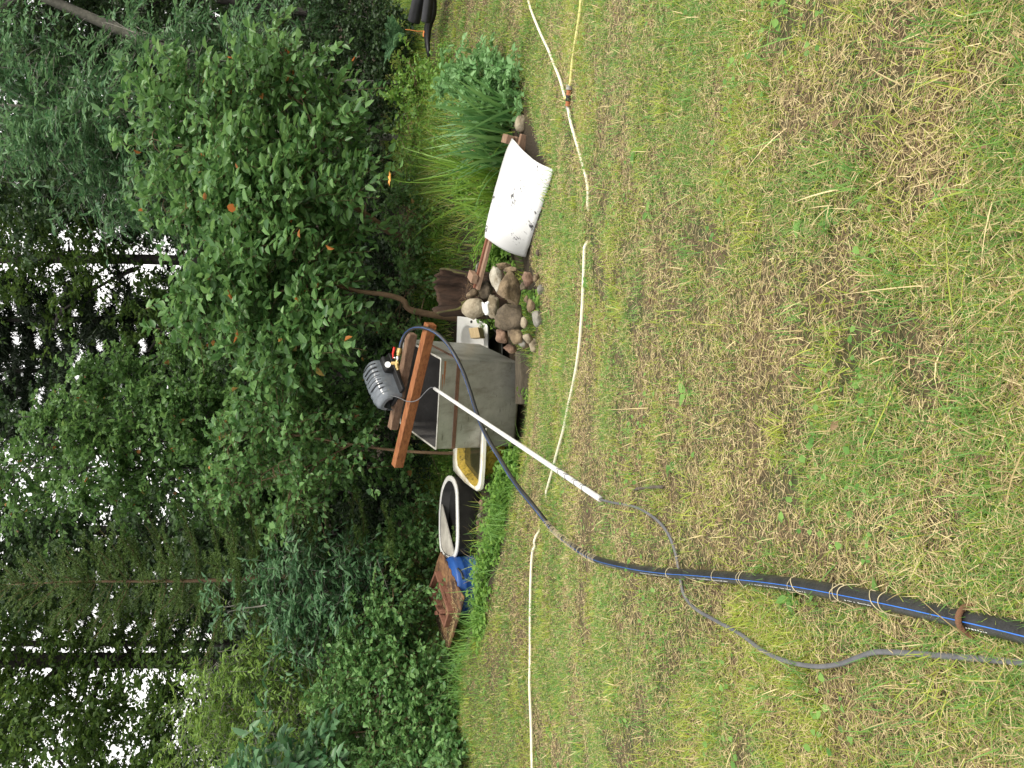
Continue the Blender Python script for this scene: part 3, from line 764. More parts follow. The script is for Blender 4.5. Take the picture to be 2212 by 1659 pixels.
main = [(1233, 236), (1240, 270), (1252, 310), (1264, 350), (1273, 385), (1277, 412), (1276, 445), (1272, 490), (1269, 535), (1267, 600), (1263, 680), (1257, 750), (1248, 810), (1235, 870), (1222, 930), (1205, 990), (1185, 1062), (1172, 1110), (1160, 1165), (1154, 1200), (1151, 1260), (1150, 1340), (1150, 1420), (1149, 1480), (1152, 1560), (1154, 1640), (1156, 1720), (1160, 1850)]
def dip(ps, spans):
    out = []
    for p in ps:
        q = proj(p); k = 0
        for a, b in spans:
            if a < q[1] < b: k = max(k, min(1, min(q[1] - a, b - q[1]) / 14))
        out.append(p - np.array([0, 0, .028 * k]))
    return out
ml = [p + np.array([0, 0, .008]) for p in lying(main, .0105)]
mb = MB(); mb.tube(dip(ml, [(448, 532), (1066, 1160), (1172, 1188)]), .0105, 12)
tag(mb.build('garden_hose', HOSEW, smooth=True), 'long cream garden hose lying across the whole lawn in front of the tank', 'hose')
mb = MB(); mb.tube([p + np.array([0, 0, .008]) for p in lying([(1226, 211), (1215, 172), (1203, 142), (1190, 110), (1172, 72), (1152, 22), (1138, -40), (1120, -150)], .0105)], .0105, 12)
tag(mb.build('garden_hose', HOSEW, smooth=True), 'cream hose branch curving away from the connector towards the upper bed', 'hose')
mb = MB(); mb.tube([p + np.array([0, 0, .008]) for p in lying([(1236, 188), (1239, 172), (1243, 130), (1250, 85), (1258, 35), (1262, -10), (1266, -120)], .0105)], .0105, 12)
tag(mb.build('garden_hose', HOSEY, smooth=True), 'yellow hose running straight from the grey end of the connector', 'hose')
def connector():
    pts = [G(1236, 184), G(1235.3, 195), G(1234, 206), G(1233, 219), G(1232, 230), G(1231.7, 237)]
    for p in pts: p[2] = g1(p[0], p[1]) + .018
    r = root('hose_connector', 'orange black and grey hose connector joining three garden hoses', 'connector', pts[2])
    GREY = mat('grey_plastic_light', (.32, .31, .29), None, rough=.5); ORG = mat('orange_plastic', (.36, .13, .05), None, rough=.45)
    def seg(i, j, rr, m, nm):
        a, b = pts[i], pts[j]; ln = np.linalg.norm(b - a); mb = MB(); mb.lathe(a, b - a, [(0, rr * .85), (ln * .08, rr), (ln * .3, rr), (ln * .35, rr * .88), (ln * .55, rr * .88), (ln * .6, rr), (ln * .92, rr), (ln, rr * .85)], 14); mb.build(nm, m, r, smooth=False)
    seg(0, 1, .021, GREY, 'collar'); seg(1, 2, .017, ORG, 'nut'); seg(2, 3, .019, BLACKP, 'tee_body'); seg(3, 4, .017, ORG, 'nut'); seg(4, 5, .013, GREY, 'collar')
    mb = MB(); mb.tube([pts[2] * .4 + pts[3] * .6, G(1226.5, 212) + np.array([0, 0, .02])], .012, 10); mb.build('side_outlet', HOSEY, r, smooth=True)
connector()
a = G(1368, 1058); b = G(1442, 1051); mb = MB(); mb.tube(spline([a + [0, 0, .012], (a + b) / 2 + [.004, 0, .018], b + [0, 0, .02]], 6), [.006] * 7 + [.007] * 6, 7)
tag(mb.build('stick', BARK, smooth=True), 'short dark brown stick lying on the lawn below the conduit', 'stick')

# ---- white sheet on its wooden rail
def make_sheet():
    lo = [G(1197, 366), G(1186, 404), G(1163, 474), G(1148, 522), G(1138, 556)]
    for p in lo: p[2] += .01
    upz = [P(1106, 299, 6.85), P(1089, 338, 6.9), P(1068, 412, 7.0), P(1050, 486, 7.1), P(1047, 512, 7.1)]
    ls = spline(lo, 8); us = spline(upz, 8); n = len(ls); K = 14; V = []
    for i in range(n):
        f = i / (n - 1)
        for k in range(K + 1):
            g = k / K
            q = ls[i] * (1 - g) + us[i] * g
            bul = math.sin(math.pi * g)
            q = q + UP * (-.012 * bul * (1 - f) ** 3) + RT * (-.05 * bul * (1 - f) ** 3) + UP * (.025 * bul * math.sin(math.pi * f)) + UP * .03 * g ** 4 * math.sin(math.pi * f) * 0
            q = q + np.array([0, 0, .006 * (vnoise(q[0] * 1, q[1] * 1, .12, 3) - .5)])
            V.append(q + RT * -.03 * bul * f ** 6)
    Fc = [(i * (K + 1) + k, i * (K + 1) + k + 1, (i + 1) * (K + 1) + k + 1, (i + 1) * (K + 1) + k) for i in range(n - 1) for k in range(K)]
    m, nn, b = new_mat('dirty_white_sheet')
    tc = nn.nodes.new('ShaderNodeTexCoord'); t1 = nn.nodes.new('ShaderNodeTexNoise'); t1.inputs['Scale'].default_value = 4.5; t1.inputs['Detail'].default_value = 3
    t2 = nn.nodes.new('ShaderNodeTexNoise'); t2.inputs['Scale'].default_value = 34; t2.inputs['Detail'].default_value = 8; t2.inputs['Roughness'].default_value = .75
    for t in (t1, t2): nn.links.new(tc.outputs['Object'], t.inputs['Vector'])
    ad = nn.nodes.new('ShaderNodeMath'); ad.operation = 'MULTIPLY_ADD'; ad.inputs[1].default_value = 1.0; nn.links.new(t1.outputs['Fac'], ad.inputs[0]); nn.links.new(t2.outputs['Fac'], ad.inputs[2]); hf = nn.nodes.new('ShaderNodeMath'); hf.operation = 'MULTIPLY'; hf.inputs[1].default_value = .5; nn.links.new(ad.outputs[0], hf.inputs[0])
    r = nn.nodes.new('ShaderNodeValToRGB'); r.color_ramp.elements[0].position = .562; r.color_ramp.elements[1].position = .592
    r.color_ramp.elements[0].color = rgb((.66, .66, .655)); r.color_ramp.elements[1].color = rgb((.05, .05, .055))
    nn.links.new(hf.outputs[0], r.inputs[0]); nn.links.new(r.outputs[0], b.inputs['Base Color']); b.inputs['Roughness'].default_value = .5
    mb = MB().add(V, Fc); o = mb.build('plastic_sheet', m, smooth=True); s = o.modifiers.new('s', 'SOLIDIFY'); s.thickness = .012; s.offset = -1
    tag(o, 'bent white plastic sheet with black specks propped on a wooden rail', 'sheet')
make_sheet()
RAILW = mat('rail_wood', (.21, .125, .08), (.33, .22, .15), 7, .75, .3, 50, c3=(.16, .09, .06), scale3=6, stretch=(1, 4, 4))
RAILR = mat('red_brown_wood', (.16, .06, .035), (.24, .10, .06), 9, .7, .3, 50)
def make_rail():
    a = P(*c3(772, 1092), 7.32); b = P(1125, 292, 6.95); d = b - a; t = nrm(d); s = nrm(np.cross((0, 0, 1), t)); 
    if s @ FW < 0: s = -s
    u = np.cross(s, t); u = u if u[2] > 0 else -u
    r = root('wooden_rail', 'long wooden rail under the white sheet with a block at each end', 'rail', a)
    mb = MB(); mb.box(a, d * .985, s * .085, u * .032); mb.build('rail', RAILW, r, bevel=.004)
    mb = MB(); mb.box(a + u * .0325 + s * .045, d * .98, s * .03, u * .018); mb.build('batten', RAILR, r, bevel=.003)
    mb = MB(); mb.box(a + u * .0525 - s * .01 + t * .05, t * .075, s * .14 + t * .02, u * .055); mb.build('end_block', RAILW, r, bevel=.004)
    mb = MB(); mb.box(b - t * .1 + u * .051 - s * .01, t * .075, s * .13, u * .07); mb.build('end_block', RAILW, r, bevel=.004)
    mb = MB(); q = b - t * .35 - s * .07 - u * .09; mb.box(q, t * .36, s * .045, u * .11); mb.build('lower_board', RAILW, r, bevel=.004)
make_rail()

# ---- stones
def stone_mat(name, a, b_, c=None): return mat(name, a, b_, 9, .92, .9, 26, c3=c, scale3=8, thr3=(.44, .62))
ST = {'light': stone_mat('pale_stone', (.34, .31, .24), (.50, .47, .39), (.20, .17, .12)), 'brown': stone_mat('brown_stone', (.15, .108, .062), (.28, .21, .13), (.09, .065, .04)),
      'dark': stone_mat('dark_stone', (.085, .066, .042), (.16, .125, .085), (.05, .04, .028)), 'tan': stone_mat('tan_stone', (.26, .215, .145), (.42, .365, .27), (.15, .12, .075)),
      'grey': stone_mat('grey_stone', (.19, .18, .155), (.31, .295, .255), (.12, .11, .08)), 'red': stone_mat('reddish_stone', (.20, .125, .085), (.32, .21, .145), (.12, .07, .05))}
def rock(label, x0, x1, y0, y1, kind, Z=None, cf=c3, seed=0, depth=.9, group='stones piled by the pond', cat='stone', name='stone', sub=3, cuts=11):
    (a0, b0), (a1, b1) = cf(x0, y0), cf(x1, y1); dx, dy = (a0 + a1) / 2, (b0 + b1) / 2
    if Z is None: Z = 7.35 - (a1 - 1000) * .0052
    c = P(dx, dy, Z); w = (b1 - b0) / 2 * Z / FPX * 1.06; h = (a1 - a0) / 2 * Z / FPX * 1.06; dp = (w + h) / 2 * depth
    bm = bmesh.new(); bmesh.ops.create_icosphere(bm, subdivisions=sub, radius=1.0)
    V = np.array([v.co[:] for v in bm.verts]); rg = np.random.default_rng(seed * 13 + 5)
    for k in range(cuts):
        n = unit(rg.normal(0, 1, 3)[None])[0]; hh = rg.uniform(.5, .85); d = V @ n; V = V - np.where(d > hh, d - hh, 0)[:, None] * n * .95
    off = rg.uniform(0, 50, 3)
    V *= np.array([1 + .20 * noise.fractal(Vector(v * 1.1 + off), 1.0, 2.0, 4) + .075 * noise.fractal(Vector(v * 3.2 + off), 1.0, 2.0, 3) for v in V])[:, None]
    V /= np.abs(V).max(0)
    W = c + V[:, :1] * RT * w + V[:, 1:2] * FW * dp + V[:, 2:] * UP * h
    for v, q in zip(bm.verts, W): v.co = q
    me = bpy.data.meshes.new(name); bm.to_mesh(me); bm.free()
    o = link(name, me, ST[kind], smooth=True)
    return tag(o, label, cat, group)
rock('big dark boulder at the bottom of the pile beside the black gap', 935, 1260, 1190, 1520, 'dark', 6.85, seed=1)
rock('large brown boulder in the middle of the stone pile', 955, 1205, 895, 1300, 'brown', 6.72, seed=2, depth=.75)
rock('pale upright stone under the left end of the wooden rail', 865, 1012, 805, 1110, 'light', 6.95, seed=3)
rock('smooth tan rounded stone touching the white washbasin corner', 575, 835, 1165, 1400, 'tan', 7.35, seed=4, cuts=4)
rock('knobbly tan stone carrying the white plastic spout', 830, 972, 1105, 1392, 'tan', 7.1, seed=5)
rock('small brown stone between the stump and the tan rounded stone', 625, 752, 1075, 1190, 'brown', 7.4, seed=6)
rock('dark flat stone deep between the rail end and the tan stones', 745, 905, 1000, 1185, 'dark', 7.4, seed=7)
rock('flat brown stone behind the pale upright stone towards the sheet', 945, 1122, 785, 872, 'brown', 7.0, seed=8)
rock('low brown stone wedged above the big brown boulder', 1025, 1192, 838, 915, 'brown', 6.75, seed=9)
rock('angular brown stone at the grass edge right of the big boulder', 1215, 1345, 895, 1055, 'red', 6.4, seed=10)
rock('little brown stone next to the angular brown one in the grass', 1335, 1408, 905, 1000, 'brown', 6.35, seed=11)
rock('round grey stone lying out in the grass below the pile', 1378, 1492, 1030, 1152, 'grey', 6.2, seed=12)
rock('narrow brown stone standing below the big dark boulder', 1265, 1362, 1180, 1335, 'brown', 6.4, seed=13)
rock('tiny brown stone wedged against the big brown boulder', 1235, 1300, 1140, 1240, 'brown', 6.45, seed=14)
rock('long grey stone along the lower grass edge of the pile', 1308, 1452, 1285, 1485, 'grey', 6.35, seed=15)
rock('pale brown stone above the long grey stone', 1200, 1284, 1375, 1505, 'tan', 6.5, seed=16)
rock('round reddish brown stone alone beside the black gap', 938, 1070, 1508, 1655, 'red', 6.95, seed=17)
rock('brown stone near the tank in the lower row', 1085, 1250, 1490, 1665, 'brown', 6.75, seed=18)
rock('yellowish stone at the grass edge near the tank', 1225, 1340, 1530, 1660, 'tan', 6.6, seed=19)
rock('small dark stone between the reddish stone and the brown one', 1055, 1130, 1500, 1590, 'dark', 6.85, seed=20)
rock('reddish stone close to the right wall of the tank', 1108, 1208, 428, 500, 'red', 7.0, c1, seed=21)
rock('rounded tan stone on the grass by the dark board', 1285, 1362, 398, 492, 'tan', 6.75, c1, seed=22, cuts=3)
rock('low brown stone tucked behind the rounded tan stone', 1235, 1300, 385, 470, 'brown', 6.85, c1, seed=23)
rock('small dark stone lying alone in the grass below the white sheet', 1362, 1415, 648, 728, 'dark', 6.35, seed=24, group='stones on the lawn edge')
rock('flat grey brown stone between the iris and the right end of the rail', 1278, 1392, 625, 790, 'tan', 6.95, c2, seed=25, group='stones on the lawn edge', cuts=3)
rock('grey stone half hidden behind the rail near the clover', 715, 800, 790, 905, 'grey', 7.6, seed=26)
rock('wide flat stone in the shade below the low brown stone', 1190, 1290, 985, 1100, 'dark', 6.6, seed=27)
rock('grey stone below the yellowish stone near the tank', 1180, 1260, 1600, 1700, 'grey', 6.75, seed=28)
for k, (x, y, s, w) in enumerate([(1300, 1120, 55, 'largest cobble'), (1305, 1215, 45, 'flat cobble'), (1268, 1345, 45, 'pale cobble'), (1240, 1475, 45, 'rounded brown cobble'), (1288, 1430, 30, 'smallest cobble'), (1338, 1450, 35, 'upright cobble'),
                               (1388, 1460, 30, 'cobble closest to the lawn weeds'), (1250, 1580, 50, 'wide brown cobble'), (1360, 1560, 45, 'square reddish cobble'), (1300, 1530, 28, 'dark little cobble')]):
    where = ['right end of the trough', 'next to the largest one', 'under the middle of the trough', 'against the trough wall', 'between two bigger ones', 'in the middle of the heap', 'on the front of the heap', 'against the trough towards the drum', 'on the front of the heap towards the drum', 'in the heart of the heap'][k]
    rock(w + ' below the dark trough, ' + where, x - s, x + s, y - s * 1.05, y + s * 1.05, ['red', 'brown', 'grey', 'red', 'brown', 'red', 'brown', 'brown', 'red', 'dark'][k], 8.25, c5, seed=40 + k, group='cobbles by the trough', sub=2, cuts=4, name='cobble')
# board under the tank
a = P(*c1(1262, 482), 7.36); o_ = P(*c1(1322, 484), 7.72); mb = MB(); mb.box(o_, P(*c1(1322, 860), 7.85) - o_, np.array([0, .16, .0]), UP * .115)
tag(mb.build('plank', mat('old_board', (.06, .05, .035), (.12, .10, .07), 8, .9, .4, 40, stretch=(1, 4, 4)), bevel=.006), 'dark old board lying under the front edge of the tank', 'board')
a = G(*c1(1385, 600)); mb = MB(); mb.box(a + np.array([-.16, 0, -.02]), np.array([.34, .0, 0]), np.array([0, .10, -.02]), np.array([0, 0, .03]))
tag(mb.build('plank', mat('sunken_brown_board', (.13, .085, .06), (.2, .14, .10), 8, .9, .4, 40, stretch=(1, 4, 4)), bevel=.01), 'brown weathered board sunk into the grass before the tank', 'board')
# white plastic spout on the tan stone
def spout():
    Z = 6.93; Q = lambda x, y: P(*c3(x, y), Z)
    r = root('plastic_spout', 'small white plastic hose spout lying on the knobbly tan stone', 'spout', Q(840, 1300))
    mb = MB(); a, b = Q(848, 1355), Q(838, 1235); d = b - a; ln = np.linalg.norm(d); mb.lathe(a, d, [(0, .012), (.004, .021), (ln * .35, .023), (ln * .4, .017), (ln * .9, .018), (ln, .014)], 16); mb.build('body', WHITE, r, smooth=True)
    mb = MB(); mb.tube([Q(835, 1240), Q(868, 1216)], [.017, .012], 10); mb.build('cap', WHITE, r, smooth=True)
    for q in ([(812, 1330), (798, 1260), (795, 1215)], [(822, 1320), (812, 1262), (812, 1220)]):
        mb = MB(); mb.tube([Q(*t) for t in q], .0055, 8); mb.build('prong', WHITE, r, smooth=True)
    mb = MB(); mb.tube(spline([Q(845, 1360), P(*c3(850, 1420), 7.0), P(*c3(890, 1470), 7.1), P(*c3(940, 1540), 7.15)], 5), .004, 6); mb.build('lead', BLACKP, r, smooth=True)
spout()

# ---- black pond beside the tank: a flat glossy dark sheet laid in the gap
def hollow():
    zw = ZT + .07
    pts = [L(*q, zw) for q in [c3(850, 1380), c3(960, 1400), c3(1000, 1480), c3(1010, 1700), c1(1110, 520), c1(1010, 700), c1(900, 420), c3(800, 1640), c3(760, 1500)]]
    mb = MB().add(pts, [tuple(range(len(pts)))]); tag(mb.build('dark_gap_sheet', mat('dark_gloss', (.004, .004, .003), None, rough=.08, spec=.3)), kind='structure')
hollow()
# ---- washbasin right of the tank
ENAM = mat('white_enamel', (.64, .635, .61), (.72, .715, .69), 5, .22, 0, spec=.6)
ENAMY = mat('stained_enamel', (.66, .63, .52), (.78, .77, .70), 5, .3, .05, 30, c3=(.50, .36, .12), scale3=4, thr3=(.5, .68))
def basin_mesh(corners, depth, inset, floor_in, nseg=6, rc=.22, lip=.035, down=None, dig=None):
    """flat rimmed bowl: outline quad (world), a rounded opening and a bowl below it"""
    c = [np.asarray(q) for q in corners]; cen = sum(c) / 4; n = nrm(np.cross(c[1] - c[0], c[3] - c[0])); 
    if down is None: down = -n if n[2] > 0 else n
    def pt(u, v): return c[0] * (1 - u) * (1 - v) + c[1] * u * (1 - v) + c[2] * u * v + c[3] * (1 - u) * v
    def loop(u0, u1, v0, v1, r):
        out = []
        for cu, cv, a0 in ((u1 - r, v1 - r, 0), (u0 + r, v1 - r, 90), (u0 + r, v0 + r, 180), (u1 - r, v0 + r, 270)):
            for k in range(nseg + 1):
                a = rad(a0 + 90 * k / nseg); out.append((cu + r * math.cos(a), cv + r * math.sin(a)))
        return out
    i0, i1, j0, j1 = inset; f0, f1, g0, g1_ = floor_in
    R = []
    R.append([pt(*q) + down * lip for q in loop(0.02, .98, 0.02, .98, .05)])
    R.append([pt(*q) + down * .004 for q in loop(0, 1, 0, 1, .05)])
    R.append([pt(*q) for q in loop(0.012, .988, 0.012, .988, .05)])
    R.append([pt(*q) for q in loop(i0, i1, j0, j1, rc)])
    R.append([pt(*q) + down * .012 for q in loop(i0 + .015, i1 - .015, j0 + .015, j1 - .015, rc)])
    R.append([pt(*q) + down * depth * .6 for q in loop(i0 + .05, i1 - .05, j0 + .05, j1 - .05, rc * .95)])
    R.append([pt(*q) + down * depth for q in loop(f0, f1, g0, g1_, rc * .7)])
    m = len(R[0]); V = [p for q in R for p in q]
    Fc = [(i * m + j, i * m + (j + 1) % m, (i + 1) * m + (j + 1) % m, (i + 1) * m + j) for i in range(len(R) - 1) for j in range(m)]
    Fc.append(tuple((len(R) - 1) * m + j for j in range(m)))
    # outside of the bowl
    k0 = len(V); O = [[pt(*q) + down * lip for q in loop(.05, .95, .05, .95, .08)], [pt(*q) + down * (depth + .02) for q in loop(f0 - .03, f1 + .03, g0 - .03, g1_ + .03, rc * .7)]]
    for q in O: V += q
    Fc += [(k0 + j, k0 + (j + 1) % m, k0 + m + (j + 1) % m, k0 + m + j) for j in range(m)]
    Fc += [(j, (j + 1) % m, k0 + (j + 1) % m, k0 + j) for j in range(m)]
    Fc.append(tuple(k0 + m + j for j in range(m)))
    me = bpy.data.meshes.new('bowl'); me.from_pydata([tuple(v) for v in V], [], Fc); me.update()
    bm = bmesh.new(); bm.from_mesh(me); bmesh.ops.recalc_face_normals(bm, faces=bm.faces); bm.to_mesh(me); bm.free()
    return me, pt, down
def washbasin():
    zr = P(*c3(848, 1640), 8.75)[2]
    A = L(*c3(850, 1458), zr); B = L(*c3(528, 1292), zr + .24); Cc = L(*c3(505, 2050), zr + .24); D = L(*c3(858, 2000), zr)
    r = root('washbasin', 'white washbasin lying face up between the tank and the stones', 'sink', A)
    me, pt, dn = basin_mesh([A, B, Cc, D], .16, (.12, .86, .16, .93), (.28, .72, .36, .8), rc=.2)
    o = link('bowl', me, ENAM, r, smooth=True); e = o.modifiers.new('es', 'EDGE_SPLIT'); e.split_angle = rad(60)
    h = pt(.52, .085); mb = MB(); mb.lathe(h - dn * .001, -dn, [(0, .016), (.002, .016)], 16); mb.build('tap_hole', BLACKP, r)
    # block of wood resting in the bowl
    PW = mat('pale_split_wood', (.50, .37, .20), (.62, .49, .30), 9, .8, .4, 40, stretch=(1, 4, 4), c3=(.34, .2, .08), scale3=5)
    Q = lambda x, y, z: P(*c3(x, y), z)
    o_ = Q(826, 1605, 8.62); mb = MB(); mb.box(o_, Q(802, 1492, 8.62) - o_, Q(725, 1612, 8.82) - o_, UP * .05 - FW * .12); 
    tag(mb.build('wood_block', PW, bevel=.008), 'pale split wood block lying in the white washbasin', 'wood block')
washbasin()
# ---- stained tub with green water left of the tank
def stained_tub():
    zr = P(1043, 965, 7.95)[2]
    outl = [(1043.5, 925), (1043, 965), (1041, 1010), (1038.5, 1045), (1036.5, 1056), (1030, 1061), (1018, 1053), (1003.5, 1042), (990, 1028), (978.5, 1015.5), (978, 990), (979, 965), (979.5, 925)]
    pts = [L(*q, zr) for q in outl]; cen = L(1015, 960, zr)
    r = root('old_bathtub', 'old white bathtub stained yellow with green water left of the tank', 'bathtub', cen)
    n = len(pts)
    inn = [L(*q, zr) for q in [(1038, 925), (1037.5, 965), (1036, 1010), (1033, 1040), (1030, 1048), (1025, 1051), (1017, 1045), (1008, 1033), (998, 1020), (988.5, 1006), (987, 990), (988, 965), (988.5, 925)]]
    V = [p - np.array([0, 0, .035]) for p in pts] + [p - np.array([0, 0, .005]) for p in pts] + pts + inn
    low = [p + (cen - p) * .16 - np.array([0, 0, .12]) for p in inn]; low2 = [p + (cen - p) * .3 - np.array([0, 0, .3]) for p in inn]
    V += low + low2
    Fc = [(i * n + j, i * n + (j + 1) % n, (i + 1) * n + (j + 1) % n, (i + 1) * n + j) for i in range(5) for j in range(n)] + [tuple(5 * n + j for j in range(n))]
    mats = [ENAMY, mat('algae_stain', (.36, .26, .03), (.52, .36, .06), 22, .7, .5, 60, c3=(.16, .12, .02), scale3=30, thr3=(.5, .6))]
    mb = MB(); mb.v = [tuple(v) for v in V]; mb.f = Fc; mb.m = [1 if 3 * n <= k < 5 * n else 0 for k in range(len(Fc))]
    mb.build('tub', mats, r, smooth=True)
    w = [p + (cen - p) * .10 - np.array([0, 0, .075]) for p in inn]
    mb = MB().add(w, [tuple(range(n))]); mb.build('water', mat('green_water', (.05, .048, .022), (.075, .07, .035), 3, .1, 0, spec=.4), r)
stained_tub()
# ---- dark trough with a white rim
def trough():
    zr = P(987, 1110, 8.55)[2]
    out = [(986.8, 1090), (987.5, 1130), (987.5, 1165), (985, 1192), (979, 1208), (970, 1213), (958, 1205), (950, 1188), (947.5, 1160), (947, 1130), (948, 1095), (951, 1065), (956, 1045), (963, 1031), (970, 1027.5), (977, 1033), (983, 1047), (986, 1065)]
    pts = spline([L(*q, zr) for q in out] + [L(*out[0], zr)], 3)[:-1]; n = len(pts); cen = sum(pts) / n
    r = root('trough', 'black sided trough with a thick white rim standing by the blue drum', 'trough', cen - np.array([0, 0, .3]))
    def off(k, dz): return [cen + (p - cen) * k + np.array([0, 0, dz]) for p in pts]
    def ringmesh(name, rings, m, cap=False, par=r):
        V = [p for q in rings for p in q]; Fc = [(i * n + j, i * n + (j + 1) % n, (i + 1) * n + (j + 1) % n, (i + 1) * n + j) for i in range(len(rings) - 1) for j in range(n)]
        if cap: Fc.append(tuple((len(rings) - 1) * n + j for j in range(n)))
        return MB().add(V, Fc).build(name, m, par, smooth=True)
    def inset(dz, w):
        o = []
        for j in range(n):
            t = nrm(pts[(j + 1) % n] - pts[j - 1]); q = np.cross((0, 0, 1), t); q = q if q @ (cen - pts[j]) > 0 else -q
            o.append(pts[j] + q * w + np.array([0, 0, dz]))
        return o
    ringmesh('rim', [inset(-.03, .008), inset(-.02, -.003), inset(-.004, 0), inset(0, .012), inset(0, .05), inset(-.006, .058), inset(-.03, .06)], ENAM)
    ringmesh('outer_wall', [inset(-.028, .006), inset(-.15, .03), inset(-.25, .05), inset(-.31, .10)], mat('black_tub_wall', (.016, .016, .015), (.032, .031, .028), 8, .5, .15, 40, c3=(.10, .095, .08), scale3=10, thr3=(.66, .8)), cap=True)
    ringmesh('inner_wall', [inset(-.005, .0585), inset(-.12, .075), inset(-.27, .12)], mat('dark_tub_inside', (.03, .03, .03), (.06, .058, .055), 7, .5, .1, 40), cap=True)
    w = inset(-.10, .075)
    # added pale wedge stands in for the trough's white far inner wall
    MB().add(w, [tuple(range(n))]).build('water', mat('black_water', (.012, .012, .012), (.025, .025, .025), 4, .12, 0, spec=.35), r)
    tri = [L(953, 1086, zr - .012), L(950.5, 1130, zr - .012), L(951, 1180, zr - .012), L(958, 1200, zr - .012), L(972, 1208, zr - .02), L(980.5, 1197, zr - .03)]
    dn = np.array([0, 0, -.014]); V = tri + [p + dn for p in tri]; k = len(tri)
    mb = MB().add(V, [tuple(range(k)), tuple(range(k, 2 * k))[::-1]] + [(j, k + j, k + (j + 1) % k, (j + 1) % k) for j in range(k)])
    tag(mb.build('plank', mat('pale_inner_wall', (.30, .285, .25), (.46, .44, .39), 9, .8, .2, 40)), 'pale wedge standing in for the far inner wall of the white rimmed trough', 'board')
trough()
# ---- blue drum with rusty lid
LZ = P(1001.6, 1292, 8.15)[2]
LN = L(1001.6, 1292, LZ); LR = L(953.6, 1186, LZ); LL = L(970, 1407, LZ); LF = L(923, 1297, LZ)
RUSTP = mat('rusty_plate', (.12, .055, .03), (.30, .17, .08), 14, .9, .6, 50, c3=(.045, .025, .018), scale3=4.5, thr3=(.45, .6))
RUST2 = mat('rusty_angle_iron', (.15, .062, .04), (.26, .125, .08), 14, .85, .5, 60)
def drum():
    cx, cy = -2.17, 8.36; base = -1.68; top = LZ - .005; hh = top - base; R_ = .31
    BL = mat('blue_drum_plastic', (.014, .06, .24), (.022, .085, .30), 5, .42, .1, 30, c3=(.03, .08, .2), scale3=12)
    r = root('drum', 'blue plastic drum under the rusty lid, half hidden by lawn weeds', 'drum', (cx, cy, base))
    mb = MB(); mb.lathe((cx, cy, base), (0, 0, 1), [(0, R_ * .94), (.02, R_), (hh * .33, R_), (hh * .36, R_ + .008), (hh * .4, R_), (hh * .72, R_), (hh * .75, R_ + .008), (hh * .79, R_), (hh - .04, R_), (hh - .015, R_ * .985), (hh, R_ * .95)], 40); mb.build('body', BL, r, smooth=True)
    q = [P(*c6(x, y), 1.0) - CAM for x, y in [(525, 535), (545, 555), (570, 590), (583, 650)]]; pts = []
    for d in q:
        a = d[0] ** 2 + d[1] ** 2; b = 2 * (d[0] * -cx + d[1] * -cy); c = cx ** 2 + cy ** 2 - (R_ + .012) ** 2; t = (-b - math.sqrt(max(0, b * b - 4 * a * c))) / (2 * a); pts.append(CAM + d * t)
    mb = MB(); mb.tube(spline(pts, 4), .011, 8); mb.build('handle', BLACKP, r, smooth=True)
drum()
def lid():
    r = root('rusty_lid', 'rusty square iron lid with a welded frame covering the blue drum', 'lid', LN)
    n = 24; V = []; rr = random.Random(9)
    for i in range(n + 1):
        for j in range(n + 1):
            u, v = i / n, j / n
            p = LN * (1 - u) * (1 - v) + LR * u * (1 - v) + LF * u * v + LL * (1 - u) * v
            e = min(u, v, 1 - u, 1 - v)
            p = p + np.array([0, 0, .012 * (vnoise(u * 10, v * 10, 3, 2) - .5) * 2])
            if e < .02:
                c = (LN + LF) / 2; p = p + (c - p) * (rr.uniform(0, .02) + (.05 if v < .02 and vnoise(u * 10, 0, .8, 4) > .62 else 0))
            V.append(p)
    Fc = [(i * (n + 1) + j, i * (n + 1) + j + 1, (i + 1) * (n + 1) + j + 1, (i + 1) * (n + 1) + j) for i in range(n) for j in range(n)]
    o = MB().add(V, Fc).build('plate', RUSTP, r, smooth=True); s = o.modifiers.new('s', 'SOLIDIFY'); s.thickness = .014; s.offset = 0
    z = LZ + .06
    def Q(x, y, zz=z): return L(*c6(x, y), zz)
    def bar(name, a, b, h=.075, w=.036):
        d = b - a; sd_ = nrm(np.cross(d, (0, 0, 1))) * w; MB().box(a - sd_ / 2 - np.array([0, 0, h - .015]), d, sd_, (0, 0, h)).build(name, RUST2, r, bevel=.004)
    A, B, Cq, Dq = Q(300, 580), Q(440, 1000), Q(395, 1150), Q(235, 745)
    bar('frame_bar', A, B); bar('frame_bar', B, Cq, .072, .033); bar('frame_bar', Cq, Dq, .073); bar('frame_bar', Dq, A, .071, .034)
    bar('cross_bar', Q(295, 1010), Q(360, 995), .085, .045)
    MB().box(Q(470, 880, z), Q(440, 800, z) - Q(470, 880, z), np.array([.02, .05, 0]), (0, 0, .04)).build('lug', RUST2, r, bevel=.006)
    MB().box(Q(410, 860, z), Q(385, 800, z) - Q(410, 860, z), np.array([.02, .04, 0]), (0, 0, .03)).build('lug', RUST2, r, bevel=.006)
    # dry needles scattered on the lid
    m = 1000; u = np.clip(RNG.normal(.22, .16, m), .02, .95); v = np.clip(RNG.normal(.55, .22, m), .02, .97)
    Pn = LN * ((1 - u) * (1 - v))[:, None] + LR * (u * (1 - v))[:, None] + LF * (u * v)[:, None] + LL * ((1 - u) * v)[:, None]; Pn[:, 2] += .02
    g = Geo(); g.add(blade_geo(Pn, RNG.uniform(0, 6.28, m), rnd(m, 1.45, 1.6), rnd(m, -.1, .1), rnd(m, .02, .05), rnd(m, .003, .005), 1), 0)
    tag(g.build('dry_needles', GR_STRAW), 'dry needles and straw scattered on the rusty lid', 'straw', kind='stuff')
lid()
